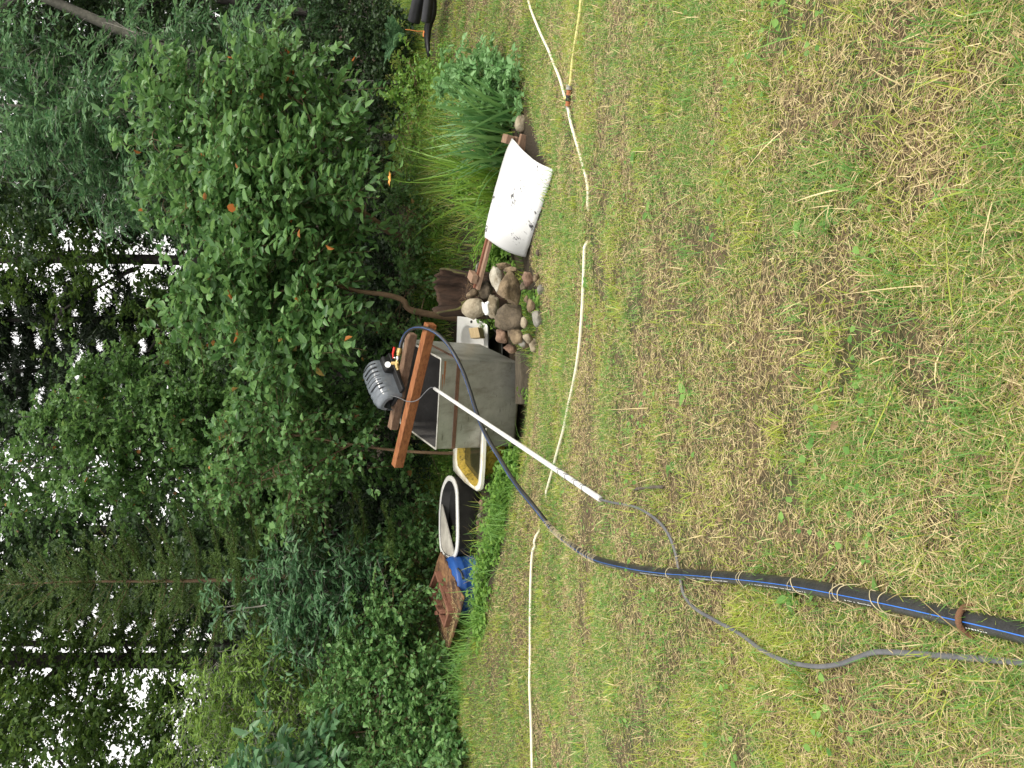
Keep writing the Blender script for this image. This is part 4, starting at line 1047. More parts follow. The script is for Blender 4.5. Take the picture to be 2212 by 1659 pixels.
# ---- rotten stump
def stump():
    b = P(1012, 634, 7.75); b[2] = g1(b[0], b[1]) - .05; w = 50 * 7.75 / FPX; top = P(946, 634, 7.75)[2]; hh = top - b[2]
    r = root('rotten_stump', 'dark rotten tree stump with mossy rim behind the stones', 'stump', b); n = 40; rr = random.Random(4)
    def ringp(h, k, nz, seed):
        return [b + np.array([math.cos(a) * w * k * (1 + nz * noise.noise(Vector((math.cos(a) * 2.2, math.sin(a) * 2.2, h * 3 + seed)))), math.sin(a) * w * .8 * k * (1 + nz * noise.noise(Vector((math.cos(a) * 2.2, math.sin(a) * 2.2, h * 3 + seed)))), h]) for a in np.arange(n) * 2 * math.pi / n]
    prof = [(0, 1.18, .25), (hh * .2, 1.05, .25), (hh * .5, 1.0, .22), (hh * .8, .98, .22), (hh, .97, .22), (hh * 1.02, .9, .22), (hh * .98, .84, .3), (hh * .75, .78, .4), (hh * .66, .55, .6), (hh * .7, .25, .6)]
    R = [ringp(h, k, z, 0) for h, k, z in prof]
    for j in range(n):      # the near side is broken lower
        a = j * 2 * math.pi / n; low = max(0, -math.sin(a - .35)) ** 1.5 * .42 * hh
        for i in range(3, 8): R[i][j] = R[i][j] - np.array([0, 0, low * (1 + .5 * noise.noise(Vector((j * .9, i * .2, 1))))])
    for j in range(n):
        jag = .075 * noise.noise(Vector((j * .33, 3, 7))) + .05 * noise.noise(Vector((j * 1.1, 1, 2))) + rr.uniform(-.012, .012)
        for i in range(3, 8): R[i][j] = R[i][j] + np.array([.4 * jag * math.cos(j * .4), .3 * jag * math.sin(j * .5), jag * (1 if i < 7 else .5)])
    V = [p for q in R for p in q]; Fc = [(i * n + j, i * n + (j + 1) % n, (i + 1) * n + (j + 1) % n, (i + 1) * n + j) for i in range(len(R) - 1) for j in range(n)] + [tuple((len(R) - 1) * n + j for j in range(n))]
    ROT = mat('rotten_wood', (.018, .011, .007), (.06, .033, .02), 16, .95, .9, 40, c3=(.10, .06, .04), scale3=10, thr3=(.6, .75), stretch=(1, 1, .3))
    MOSS = mat('mossy_bark', (.022, .018, .011), (.085, .08, .022), 9, .95, .8, 60)
    mb = MB(); mb.v = [tuple(v) for v in V]; mb.f = Fc; mb.m = [1 if 4 * n <= k < 5 * n and noise.noise(Vector((k * .23, 5, 1))) > -.05 else 0 for k in range(len(Fc))]; mb.build('wood', [ROT, MOSS], r, smooth=True)
    g = Geo(); m = 260; a = RNG.uniform(0, 6.28, m); rr_ = w * RNG.uniform(.2, .8, m); q = np.c_[b[0] + np.cos(a) * rr_, b[1] + np.sin(a) * rr_ * .8, b[2] + hh * rnd(m, .5, .72)]
    g.add(blade_geo(q, RNG.uniform(0, 6.28, m), rnd(m, .9, 1.5), rnd(m, 0, .5), rnd(m, .04, .1), rnd(m, .003, .006), 3), 0); g.build('splinters', GR_BROWN, r)
stump()
# ---- black drain pipes far right
def drainpipes():
    r = .078; a = P(894, 46, 9.9); b = P(920, -70, 9.5)
    PB = mat('black_drain_pipe', (.012, .012, .014), (.022, .022, .026), 10, .42, .1, 30)
    d = nrm(b - a); u = nrm(np.cross(d, (0, 0, 1)))
    def pipe(a, b, r, label, ridge):
        o = root('drain_pipe', label, 'pipe', a, 'black drain pipes at the wood edge'); N = 90; ln = np.linalg.norm(b - a); d = (b - a) / ln
        prof = [(0, r * .93)] + [(ln * k / N, r * (1 + (.05 if ridge and k % 2 else 0))) for k in range(N + 1)] + [(ln, r * .93)]
        MB().lathe(a, d, prof, 28).build('tube', PB, o, smooth=True)
        MB().lathe(a - d * .004, d, [(0, r * .90), (.003, r * .90)], 28).build('end_cap', BLACKP, o)
    pipe(a, b + (b - a) * .4, r, 'smooth thick black drain pipe lying uppermost at the wood edge', False)
    pipe(P(919, 48, 9.7), P(938, -90, 9.4), .055, 'ribbed black drain pipe lying just below the smooth one', True)
    e = [P(931, -30, 9.6), P(934, 10, 9.7), P(931, 35, 9.75), P(924, 62, 9.85), P(923, 90, 9.9), P(925, 112, 9.9), P(927, 130, 9.95)]; mb = MB(); sp = spline(e, 4)
    w = [.05, .055, .06, .05, .035, .025, .012]
    V = []; 
    for i, p in enumerate(sp):
        k = np.interp(i / (len(sp) - 1), np.linspace(0, 1, 7), w); g = .012 * noise.noise(Vector((i * .7, 0, 0)))
        V += [p - UP * k, p - FW * (.03 + g) - UP * k * .2, p + UP * k * (1 + g * 10) + FW * .02, p + FW * .05]
    Fc = [(4 * i + k, 4 * i + (k + 1) % 4, 4 * i + 4 + (k + 1) % 4, 4 * i + 4 + k) for i in range(len(sp) - 1) for k in range(4)]
    mb.add(V, Fc); tag(mb.build('pond_liner', BLACKP, smooth=True), 'crumpled black liner strip along the far lawn edge', 'liner')
    mb = MB(); O = lambda x, y: P(*c7(x, y), 9.75); mb.tube(spline([O(740, 870), O(735, 800), O(745, 735), O(600, 735), O(420, 705), O(310, 695)], 4), [.009] * 9 + [.004] * 12, 6)
    tag(mb.build('orange_strap', mat('orange_strap', (.65, .22, .06), None, rough=.6), smooth=True), 'thin orange strap sticking up from the black liner', 'strap')
drainpipes()

# ================================================================== GREENERY
LF_CHERRY = leaf_mat('cherry_leaf', (.045, .125, .034), (.17, .32, .10), .35, .40, (.42, .16, .04), .45)
LF_ASH = leaf_mat('ash_leaf', (.042, .118, .05), (.15, .28, .12), .32, .40, None, .45)
LF_HAZEL = leaf_mat('hazel_leaf', (.045, .115, .028), (.14, .26, .075), .38, .42, (.32, .14, .04), .4)
LF_DARK = leaf_mat('shade_leaf', (.014, .036, .013), (.055, .105, .034), .28, .45)  # background leaves darkened: the shade of the wood is put into the colour
LF_ELDER = leaf_mat('elder_leaf', (.042, .118, .05), (.13, .255, .115), .3, .42, None, .45)
LF_YELLOW = leaf_mat('rowan_leaf', (.09, .18, .03), (.22, .34, .08), .38, .42)
LF_BRAMBLE = leaf_mat('bramble_leaf', (.055, .155, .042), (.18, .33, .105), .32, .42, None, .45)
LF_OAK = leaf_mat('far_leaf', (0.0352, 0.0836, 0.0158), (0.0968, 0.1672, 0.0352), .45, .5)
LF_SPRUCE = leaf_mat('spruce_needle', (0.0440, 0.0924, 0.0176), (0.0968, 0.1584, 0.0308), .12, .5)
LF_SPRUCE_D = leaf_mat('dark_spruce_needle', (.010, .022, .010), (.026, .045, .018), .1, .6)  # far spruces darkened too, woodland shade put into the needle colour
LF_NETTLE = leaf_mat('weed_leaf', (.08, .19, .03), (.22, .38, .07), .35, .42)
LF_POPPY = leaf_mat('blue_green_leaf', (.10, .24, .07), (.21, .37, .15), .25, .5)
LF_IRIS = leaf_mat('iris_leaf', (.06, .17, .05), (.18, .33, .10), .25, .4)
LF_LILY = leaf_mat('daylily_leaf', (.10, .22, .025), (.22, .37, .05), .35, .4)
def gnd(dx, dy, Z):
    p = P(dx, dy, Z); p[2] = g1(p[0], p[1]) - .03; return p

# -- the shrubs and saplings at the edge of the wood
B = blob
BARK_LICHEN = mat('lichen_bark', (.045, .045, .037), (.13, .125, .10), 8, .9, .5, 25, c3=(.05, .07, .03), scale3=3)
plant_tree('cherry_shrub', 'broad bright green shrub with big pointed leaves behind the white sheet', 'shrub',
    [([gnd(905, 520, 9.8), P(862, 512, 9.6), P(800, 470, 9.4), P(740, 430, 9.2), P(690, 405, 9.1), P(640, 370, 9.0), P(560, 330, 8.9)], .05, .012),
     ([P(690, 405, 9.1), P(680, 300, 8.9), P(660, 230, 8.8)], .014, .006)],
    [B(420, 220, 9.0, 55, 55, .35, 60), B(480, 300, 8.9, 70, 85, .4, 97), B(560, 260, 8.8, 70, 90, .4, 97), B(610, 180, 8.8, 55, 60, .3, 52), B(560, 390, 8.6, 85, 100, .45, 142), B(640, 440, 8.5, 75, 90, .45, 112),
     B(600, 520, 8.5, 90, 90, .4, 127), B(680, 340, 8.9, 60, 70, .35, 60), B(470, 420, 8.9, 60, 80, .4, 82), B(700, 520, 8.7, 40, 70, .35, 45), B(345, 190, 9.0, 35, 40, .25, 16), B(330, 300, 9.1, 35, 50, .25, 18), B(360, 460, 9.0, 40, 60, .3, 24), B(755, 440, 8.8, 35, 60, .3, 24), B(740, 270, 9.0, 30, 50, .3, 18), B(620, 110, 8.8, 40, 30, .25, 16), B(390, 330, 9.2, 45, 60, .3, 37), B(700, 190, 8.9, 45, 22, .2, 16), B(520, 500, 8.8, 70, 80, .4, 82)],
    LF_CHERRY, BARK_BROWN, .128, .064, twig=.32, nl=9, droop=.35)
plant_tree('hazel_sapling', 'arching light green sapling with a curved brown stem behind the stump', 'shrub',
    [([gnd(912, 690, 9.0), P(895, 672, 8.9), P(870, 648, 8.8), P(830, 636, 8.7), P(780, 630, 8.7), P(700, 615, 8.6), P(600, 630, 8.6), P(480, 650, 8.7)], .042, .008)],
    [B(500, 610, 8.6, 80, 90, .4, 112), B(440, 650, 8.8, 60, 70, .35, 60), B(570, 700, 8.5, 70, 80, .4, 97), B(660, 640, 8.4, 60, 80, .35, 82), B(690, 730, 8.4, 50, 60, .3, 60), B(620, 770, 8.6, 50, 50, .3, 45), B(740, 650, 8.6, 30, 40, .25, 22)],
    LF_CHERRY, BARK_BROWN, .122, .066, twig=.32, nl=9, droop=.4)
plant_tree('hazel_shrub', 'tall dense rounded leaf shrub with thin upright stems behind the pump', 'shrub',
    [([gnd(930, 900, 10.2), P(850, 902, 10.1), P(600, 908, 10.1), P(300, 905, 10.1), P(40, 900, 10.1)], .03, .007), ([gnd(930, 955, 10.3), P(700, 950, 10.2), P(400, 952, 10.2), P(60, 960, 10.2)], .026, .006),
     ([gnd(930, 1005, 10.2), P(760, 1000, 10.1), P(420, 1010, 10.1), P(0, 1010, 10.1)], .026, .006), ([gnd(925, 860, 10.2), P(700, 850, 10.1), P(430, 830, 10.1)], .022, .006)],
    [B(30, 1040, 10, 55, 70, .4, 102), B(110, 960, 10, 60, 80, .4, 110), B(190, 890, 10, 60, 70, .4, 110), B(280, 850, 10, 70, 70, .4, 127), B(380, 810, 9.9, 70, 70, .4, 127), B(230, 1000, 10, 70, 80, .4, 136), B(330, 930, 9.9, 70, 80, .4, 136),
     B(440, 890, 9.8, 70, 80, .4, 144), B(350, 1050, 10, 70, 60, .4, 110), B(470, 1000, 9.8, 80, 70, .4, 127), B(560, 840, 9.7, 70, 70, .4, 127), B(590, 930, 9.6, 80, 80, .45, 153), B(690, 870, 9.6, 60, 80, .45, 119), B(760, 940, 9.6, 60, 90, .45, 110),
     B(660, 1020, 9.7, 70, 60, .4, 102), B(820, 850, 9.7, 40, 70, .4, 59), B(850, 950, 9.9, 40, 80, .3, 51), B(140, 1070, 10, 60, 60, .4, 76), B(520, 1080, 9.9, 60, 50, .3, 59)],
    LF_HAZEL, BARK_DARK, .072, .056, twig=.24, nl=10, droop=.3)
plant_tree('alder_sapling', 'slim pale leaved sapling standing in front of the dense shrub above the orange beam', 'shrub',
    [([gnd(915, 985, 9.0), P(880, 975, 8.9), P(760, 960, 8.8), P(640, 940, 8.7), P(540, 930, 8.7)], .02, .005), ([P(760, 960, 8.8), P(660, 1010, 8.7), P(560, 1040, 8.6), P(450, 1080, 8.6)], .009, .004)],
    [B(580, 880, 8.6, 50, 50, .25, 42), B(640, 930, 8.6, 50, 60, .25, 50), B(500, 960, 8.6, 45, 50, .25, 36), B(590, 1010, 8.6, 55, 50, .25, 50), B(500, 1050, 8.6, 40, 45, .2, 28), B(670, 1030, 8.7, 40, 50, .25, 36), B(730, 960, 8.8, 40, 60, .25, 40), B(620, 1100, 8.6, 50, 40, .2, 30)],
    LF_CHERRY, BARK_BROWN, .078, .06, twig=.24, nl=7, droop=.35)
plant_tree('ash_tree', 'bluish green young ash with feathery leaves at the top right of the wood edge', 'tree',
    [([gnd(905, 300, 11.4), P(700, 290, 11.3), P(450, 270, 11.2), P(220, 245, 11.0), P(60, 230, 10.9), P(-120, 220, 10.9)], .05, .012)],
    [B(60, 120, 10.8, 60, 60, .4, 46), B(150, 190, 10.6, 75, 90, .5, 93), B(210, 270, 10.5, 70, 80, .5, 93), B(110, 290, 10.6, 60, 70, .5, 74), B(20, 240, 10.8, 50, 70, .4, 49), B(270, 350, 10.5, 50, 60, .4, 49), B(310, 400, 10.6, 45, 50, .4, 37), B(250, 190, 10.7, 40, 45, .3, 27), B(-60, 200, 10.8, 70, 150, .6, 93), B(230, 420, 10.9, 50, 60, .4, 37), B(150, 390, 10.9, 60, 50, .4, 37)],
    LF_ASH, BARK_GREY, .12, .036, twig=.34, nl=11, kind='pin', droop=.4)
plant_tree('ash_sapling', 'shaded ash sapling hanging below the leaning grey trunk', 'tree',
    [([gnd(890, 180, 11.6), P(700, 170, 11.5), P(480, 130, 11.3), P(360, 90, 11.2)], .03, .01)],
    [B(300, 70, 11.6, 40, 50, .3, 26), B(240, 40, 11.8, 40, 40, .3, 24), B(350, 110, 11.4, 35, 40, .3, 24), B(370, 60, 11.1, 50, 45, .3, 35), B(430, 120, 11, 60, 60, .4, 58), B(490, 60, 11.1, 50, 50, .35, 39), B(560, 90, 11, 55, 60, .4, 52), B(640, 60, 11.2, 50, 50, .3, 39), B(470, 190, 11, 50, 50, .3, 39)],
    LF_ASH, BARK_GREY, .11, .034, twig=.32, nl=11, kind='pin', droop=.4)
plant_tree('leaning_tree', 'grey lichen covered trunk leaning to the right at the top right of the wood', 'tree',
    [([gnd(880, 420, 14.0), P(700, 330, 13.7), P(520, 215, 13.4), P(395, 130, 13.1), P(300, 82, 13.0), P(205, 42, 12.9), P(60, -20, 12.8)], .12, .075)],
    [B(40, -40, 13, 90, 80, .8, 120), B(-60, 60, 13, 70, 120, .8, 120), B(110, 20, 13.6, 60, 60, .6, 70)],
    LF_DARK, BARK_LICHEN, .1, .055, twig=.35, nl=10)
plant_tree('elder_bush', 'bluish elder bush left of the pump with long paired leaflets', 'shrub',
    [([gnd(950, 1270, 9.6), P(860, 1272, 9.5), P(740, 1270, 9.4), P(640, 1290, 9.3)], .022, .008), ([gnd(950, 1290, 9.6), P(850, 1310, 9.5), P(700, 1350, 9.4)], .018, .006)],
    [B(640, 1230, 9.3, 45, 50, .3, 60), B(620, 1300, 9.3, 50, 55, .3, 70), B(700, 1270, 9.2, 55, 60, .35, 90), B(680, 1350, 9.3, 60, 60, .35, 95), B(770, 1250, 9.2, 45, 45, .3, 50), B(790, 1310, 9.2, 50, 60, .3, 70), B(740, 1200, 9.3, 35, 40, .2, 30), B(500, 1310, 9.4, 25, 35, .2, 18)],
    LF_ELDER, BARK_GREY, .105, .038, twig=.28, nl=7, kind='pin', droop=.4)
plant_tree('rowan_bush', 'yellowish green rowan bush at the left of the wood edge', 'shrub',
    [([gnd(950, 1500, 10.0), P(800, 1500, 9.9), P(620, 1490, 9.8), P(480, 1500, 9.7)], .025, .008), ([gnd(950, 1590, 9.9), P(700, 1590, 9.8), P(520, 1580, 9.7)], .02, .007)],
    [B(470, 1430, 9.6, 45, 55, .3, 60), B(540, 1500, 9.5, 60, 70, .4, 110), B(480, 1560, 9.6, 50, 60, .35, 75), B(590, 1440, 9.6, 50, 50, .3, 70), B(620, 1540, 9.4, 60, 70, .4, 100), B(560, 1620, 9.4, 60, 70, .4, 100), B(420, 1620, 9.7, 45, 50, .3, 50), B(640, 1640, 9.3, 60, 60, .4, 80), B(440, 1500, 9.7, 40, 50, .3, 40)],
    LF_YELLOW, BARK_GREY, .078, .027, twig=.26, nl=9, kind='pin', droop=.35)
plant_tree('walnut_sapling', 'sapling with large rounded bluish leaflets at the lower left end of the thicket', 'shrub',
    [([gnd(1000, 1690, 8.6), P(800, 1680, 8.4), P(620, 1650, 8.2)], .02, .007)],
    [B(590, 1630, 8.1, 40, 45, .2, 16), B(620, 1690, 8.1, 45, 50, .25, 20), B(690, 1660, 8.1, 40, 40, .2, 14)],
    LF_ELDER, BARK_GREY, .16, .085, twig=.34, nl=7, kind='pin', droop=.4)

# -- bramble thicket, four bushes
for k, (lab, bl) in enumerate([
    ('dense bramble bush right behind the rusty lid', [B(800, 1340, 8.9, 50, 50, .3, 80), B(850, 1290, 8.9, 45, 50, .3, 70), B(880, 1360, 9.2, 50, 60, .3, 100), B(820, 1410, 8.9, 50, 60, .3, 100), B(900, 1430, 8.9, 45, 50, .3, 80), B(940, 1450, 8.9, 40, 45, .3, 60)]),
    ('bramble bush left of the rusty lid at the lawn edge', [B(830, 1490, 8.5, 60, 60, .35, 120), B(910, 1500, 8.4, 55, 60, .35, 110), B(970, 1490, 8.3, 40, 60, .3, 80), B(760, 1450, 8.8, 50, 60, .35, 100), B(720, 1530, 8.7, 50, 60, .35, 90)]),
    ('bramble bush at the far left end of the lawn edge', [B(800, 1580, 8.3, 60, 60, .35, 120), B(880, 1590, 8.2, 55, 60, .35, 110), B(960, 1580, 8.0, 45, 60, .3, 90), B(930, 1660, 7.9, 60, 50, .35, 100), B(830, 1670, 8.1, 60, 50, .35, 100), B(740, 1620, 8.5, 50, 60, .35, 90), B(990, 1650, 7.7, 20, 45, .25, 40)]),
    ('low bramble bush with pale shoots between the elder and the trough', [B(880, 1160, 9.6, 40, 45, .25, 50), B(910, 1220, 9.5, 35, 50, .25, 60), B(850, 1220, 9.6, 35, 40, .25, 45), B(900, 1100, 9.8, 35, 35, .2, 36)])]):
    c = bl[0][0]; q = c.copy(); q[2] = g1(c[0], c[1] + .2) - .02; q[1] += .2
    plant_tree('bramble_bush', lab, 'bramble', [([q, (q + c) / 2 + np.array([.03, 0, .05]), c], .012, .006)], bl, LF_BRAMBLE, BARK_BROWN, .068, .044, group='bramble bushes at the lawn edge', twig=.2, nl=9, droop=.3, bias=.35)

# -- dark bushes along the shaded edge
dk = [('shaded bush with dark leaves above the black drain pipes', [B(800, 40, 11, 50, 60, .4, 110), B(730, 20, 11.3, 50, 60, .4, 90), B(850, 110, 10.9, 35, 60, .3, 80), B(790, 130, 11.2, 50, 50, .4, 90)], 11.5),
      ('shaded bush filling the gap below the feathery ash', [B(740, 200, 11.6, 60, 60, .4, 110), B(800, 250, 11.4, 45, 60, .4, 90), B(660, 150, 11.8, 50, 50, .4, 80), B(840, 200, 11.0, 30, 45, .3, 60)], 12),
      ('shaded bush behind the orange lily flower', [B(780, 340, 11.2, 50, 55, .4, 90), B(800, 420, 11.2, 50, 55, .4, 90), B(720, 400, 11.6, 60, 60, .4, 90)], 11.8),
      ('shaded bush between the two brown stems of the bright shrubs', [B(830, 570, 10.2, 45, 55, .35, 100), B(770, 560, 10.6, 50, 50, .35, 90), B(850, 620, 10.0, 35, 45, .3, 70), B(800, 700, 10.0, 60, 50, .35, 110)], 10.6),
      ('dark bush right behind the pump', [B(800, 780, 10.2, 60, 55, .35, 110), B(860, 760, 10.0, 40, 50, .3, 80), B(850, 840, 10.4, 50, 60, .35, 100), B(880, 920, 10.4, 35, 60, .3, 70)], 10.8),
      ('dark bush behind the left end of the orange beam', [B(840, 1060, 10.6, 50, 50, .35, 90), B(780, 1080, 10.8, 50, 60, .35, 90), B(890, 1030, 10.2, 30, 50, .3, 60)], 11)]
for lab, bl, z in dk:
    c = bl[0][0]; q = c.copy(); q[1] += .3; q[2] = g1(q[0], q[1]) - .02
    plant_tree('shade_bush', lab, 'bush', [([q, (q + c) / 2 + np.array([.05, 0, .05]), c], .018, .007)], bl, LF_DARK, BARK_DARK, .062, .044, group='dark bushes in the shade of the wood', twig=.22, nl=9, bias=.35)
for lab, bl in [('low leafy bush at the foot of the broad bright shrub', [B(880, 470, 9.6, 30, 50, .3, 70), B(885, 540, 9.5, 28, 45, .3, 60), B(860, 430, 9.9, 28, 40, .3, 40)]), ('low leafy bush at the foot of the curved brown stem', [B(885, 610, 9.3, 30, 40, .25, 50), B(900, 740, 9.2, 24, 35, .25, 40), B(860, 700, 9.6, 30, 40, .25, 46)]),
                 ('low leafy bush behind the iris and lily bed', [B(885, 330, 10.0, 28, 60, .3, 70), B(880, 240, 10.1, 28, 60, .3, 70), B(900, 160, 9.9, 22, 45, .25, 40)])]:
    c = bl[0][0]; q = c.copy(); q[2] = g1(q[0], q[1]) - .02
    plant_tree('low_bush', lab, 'bush', [([q, (q + c) / 2 + np.array([.03, 0, .03]), c], .012, .006)], bl, LF_NETTLE if 'iris' in lab else LF_HAZEL, BARK_BROWN, .062, .042, group='low bushes under the hedge', twig=.2, nl=8, bias=.3)
# fern
fr_ = P(835, 75, 10.4); g = Geo(); rr = random.Random(8); st = Geo()
for k in range(16):
    az = rr.uniform(0, 6.28); n = 26; f = np.linspace(.05, 1, n); ln = rr.uniform(.3, .48); th = .35 + 1.2 * f
    x = np.cumsum(np.sin(th)) * ln / n; z = np.cumsum(np.cos(th)) * ln / n
    p = fr_ + np.c_[x * math.cos(az), x * math.sin(az), z - .25]
    for sgn in (1, -1):
        d = np.tile([-math.sin(az) * sgn, math.cos(az) * sgn, .05], (n, 1)) + np.array([math.cos(az), math.sin(az), 0]) * .35
        g.add(leaf_geo(p, d, np.tile([0, 0, 1.], (n, 1)) + gauss(n, .15), .09 * np.sin(np.pi * np.clip(f * .85 + .12, 0, 1)) + .01, np.full(n, .02)))
o = g.build('fern', LF_ELDER); tag(o, 'bluish fern growing above the black drain pipes', 'fern')

# -- spruces
def spruce(name, label, base, apex, rmax, lm, bark, nb=90, group=None, needle=(.03, .0042), dens=1.0, sprays=True, r0=.045, seed=1, low=.05, droop=.25):
    rr = np.random.default_rng(seed); base = np.asarray(base); apex = np.asarray(apex); ax = apex - base; hgt = np.linalg.norm(ax)
    r = root(name, label, 'spruce', base, group)
    mb = MB(); sp = [base + ax * f + np.array([.02 * math.sin(f * 9), 0, 0]) for f in np.linspace(0, 1, 14)]; mb.tube(sp, np.linspace(r0, .006, 14), 8); mb.build('trunk', bark, r, smooth=True)
    st = Geo(); g = Geo(); P0, P1 = [], []; T0, T1 = [], []
    for k in range(nb):
        f = low + (1 - low) * (k + .5) / nb; lay = round(f * nb / 6) / (nb / 6); f2 = min(.985, .35 * f + .65 * lay)
        L_ = rmax * (1 - f2) ** .8 * rr.uniform(.75, 1.15) + .12; az = rr.uniform(0, 6.28)
        d = np.array([math.cos(az), math.sin(az), .75 * f2 ** 2 + .05]); o = base + ax * f2; ns = max(3, int(L_ / .1)); prev = o
        for i in range(ns):
            q = o + d * L_ * (i + 1) / ns + np.array([0, 0, -droop * L_ * math.sin((i + 1) / ns * math.pi * .8) * (1 - f2)]); P0.append(prev); P1.append(q); prev = q
            if i >= 0:
                for sg in (1, -1):
                    tl = (.30 * (1 - i / ns * .6)) * min(1, L_ / .5) * rr.uniform(.6, 1.15); s = np.array([-d[1] * sg, d[0] * sg, rr.uniform(-.35, .2)]) + d * .75 + rr.normal(0, .15, 3)
                    s = s / np.linalg.norm(s); T0.append(q); e = q + s * tl; T1.append(e)
                    if tl > .12:
                        for sg2 in (1, -1):
                            s2 = s * .8 + np.cross(s, (0, 0, 1)) * sg2 * .7 + rr.normal(0, .12, 3); T0.append(q + s * tl * .5); T1.append(q + s * tl * .5 + s2 * tl * .5)
        T0.append(prev); T1.append(prev + d * .14)
    P0, P1, T0, T1 = map(np.array, (P0, P1, T0, T1)); T0 = np.r_[T0, P0[::1]]; T1 = np.r_[T1, P1[::1]]
    st.add(stick_geo(P0, P1, np.full(len(P0), .006), np.full(len(P0), .004))); tag(st.build('branches', bark, r), kind='stuff')
    # needles all round every twig
    ln = np.linalg.norm(T1 - T0, axis=1); per = np.maximum(3, (ln / .0105 * dens)).astype(int); idx = np.repeat(np.arange(len(T0)), per); n = len(idx)
    f = rr.uniform(0, 1, n)[:, None]; t = unit(T1 - T0)[idx]; q = T0[idx] + (T1 - T0)[idx] * f
    s = unit(np.cross(t, rr.normal(0, 1, (n, 3)))); nd = unit(t * .75 + s); L2 = needle[0] * rr.uniform(.7, 1.2, n); sd_ = unit(np.cross(nd, rr.normal(0, 1, (n, 3)))) * needle[1] * .5
    V = np.empty((n, 3, 3)); V[:, 0] = q - sd_; V[:, 1] = q + sd_; V[:, 2] = q + nd * L2[:, None]
    link('crown', raw_mesh('crown', V.reshape(-1, 3), np.arange(n * 3).reshape(-1, 3)), lm, r)
    return r
spruce('young_spruce', 'young spruce with a bare upright leader left of the pump', gnd(945, 1235, 10.2), P(10, 1265, 10.0), 1.6, LF_SPRUCE, BARK_BROWN, 150, 'young spruces in the hedge', (.030, .008), 2.2, seed=3)
spruce('young_spruce', 'smaller young spruce whose tip sticks out of the yellowish rowan bush', gnd(945, 1530, 11.4), P(455, 1535, 11.2), 1.0, LF_SPRUCE, BARK_BROWN, 60, 'young spruces in the hedge', (.030, .008), 2.0, seed=4)

# -- the wood behind
def far_tree(label, base, top, r0, r1, blobs, lm, group, mul=1.55, bark=BARK_DARK, lL=.12, lW=.075, twig=.5, nl=12, name='broadleaf_tree', bend=None, extra=()):
    mid = (np.asarray(base) + np.asarray(top)) / 2 + (np.array(bend) if bend is not None else 0)
    blobs = [(c, r, int(n * mul)) for c, r, n in blobs]
    return plant_tree(name, label, 'tree', [([base, mid, top], r0, r1)] + list(extra), blobs, lm, bark, lL, lW, group=group, twig=twig, nl=nl, droop=.3, bias=.3)
WOOD = 'tall trees of the wood behind'
far_tree('tree with a thick black double curved trunk standing against the bright sky', gnd(900, 585, 19), P(-150, 560, 18.5), .13, .10,
    [B(150, 520, 18.5, 90, 70, 1.2, 70), B(260, 600, 18, 90, 70, 1.2, 75), B(-40, 520, 18, 110, 120, 1.5, 130), B(60, 600, 19, 40, 40, .8, 22), B(330, 700, 18.5, 70, 70, 1, 60), B(120, 720, 19, 50, 50, 1, 26), B(-150, 640, 19, 120, 180, 1.6, 160)], LF_OAK, WOOD, bend=(.1, 0, 0),
    extra=[([P(300, 578, 18.7), P(230, 610, 18.6), P(120, 680, 18.5)], .05, .02), ([P(480, 590, 18.8), P(380, 680, 18.7), P(320, 760, 18.6)], .06, .02)])
far_tree('slim dark trunked tree right of the black double curved trunk', gnd(900, 470, 21), P(-150, 480, 20.5), .11, .08,
    [B(180, 440, 19, 120, 60, 1.2, 110), B(60, 400, 19, 100, 60, 1.2, 110), B(330, 480, 19, 90, 60, 1.2, 100), B(-80, 420, 19, 100, 110, 1.5, 140), B(420, 420, 18.5, 90, 90, 1.2, 120)], LF_DARK, WOOD)
far_tree('left one of the two thick black trunks close together at the left', gnd(900, 1418, 17.0), P(-180, 1425, 16.6), .19, .15,
    [B(30, 1400, 16.4, 70, 90, 1.2, 90), B(150, 1420, 16.2, 60, 70, 1.0, 60), B(-100, 1420, 16.5, 100, 160, 1.6, 160), B(260, 1380, 16.2, 60, 60, 1, 50), B(60, 1500, 16.2, 70, 70, 1, 60), B(200, 1540, 16, 60, 60, 1, 44)], LF_OAK, WOOD)
far_tree('right slimmer one of the two black trunks close together at the left', gnd(900, 1378, 18.5), P(-180, 1390, 18.0), .085, .07,
    [B(60, 1330, 17, 70, 70, 1.2, 70), B(200, 1340, 17, 50, 60, 1, 40), B(-80, 1300, 17, 100, 120, 1.5, 140), B(330, 1360, 17, 50, 50, .8, 30)], LF_OAK, WOOD)
far_tree('yellowish tree with hanging branches at the far left edge of the wood', gnd(900, 1720, 15.5), P(-150, 1700, 15), .12, .08,
    [B(100, 1600, 14.6, 90, 80, 1.2, 90), B(250, 1640, 14.4, 80, 70, 1.1, 76), B(20, 1560, 14.8, 60, 70, 1, 60), B(180, 1540, 14.8, 50, 50, .8, 34), B(370, 1600, 14.2, 50, 70, 1, 56), B(330, 1480, 15, 50, 50, .8, 30), B(-90, 1600, 14.8, 90, 140, 1.6, 160), B(400, 1700, 14, 60, 60, 1, 50)], LF_OAK, WOOD)
far_tree('broad tree between the young spruce and the dense shrub in the wood', gnd(900, 1150, 16), P(-150, 1140, 15.5), .12, .08,
    [B(80, 1140, 15, 90, 70, 1.2, 120), B(220, 1160, 15, 80, 70, 1.2, 110), B(360, 1130, 14.6, 80, 80, 1.2, 110), B(-60, 1160, 15, 90, 130, 1.5, 150), B(480, 1160, 14, 70, 80, 1.1, 100), B(300, 1240, 14.8, 60, 50, 1, 50), B(60, 1260, 15, 50, 40, 1, 26), B(600, 1180, 13.4, 80, 90, 1.1, 120)], LF_DARK, WOOD)
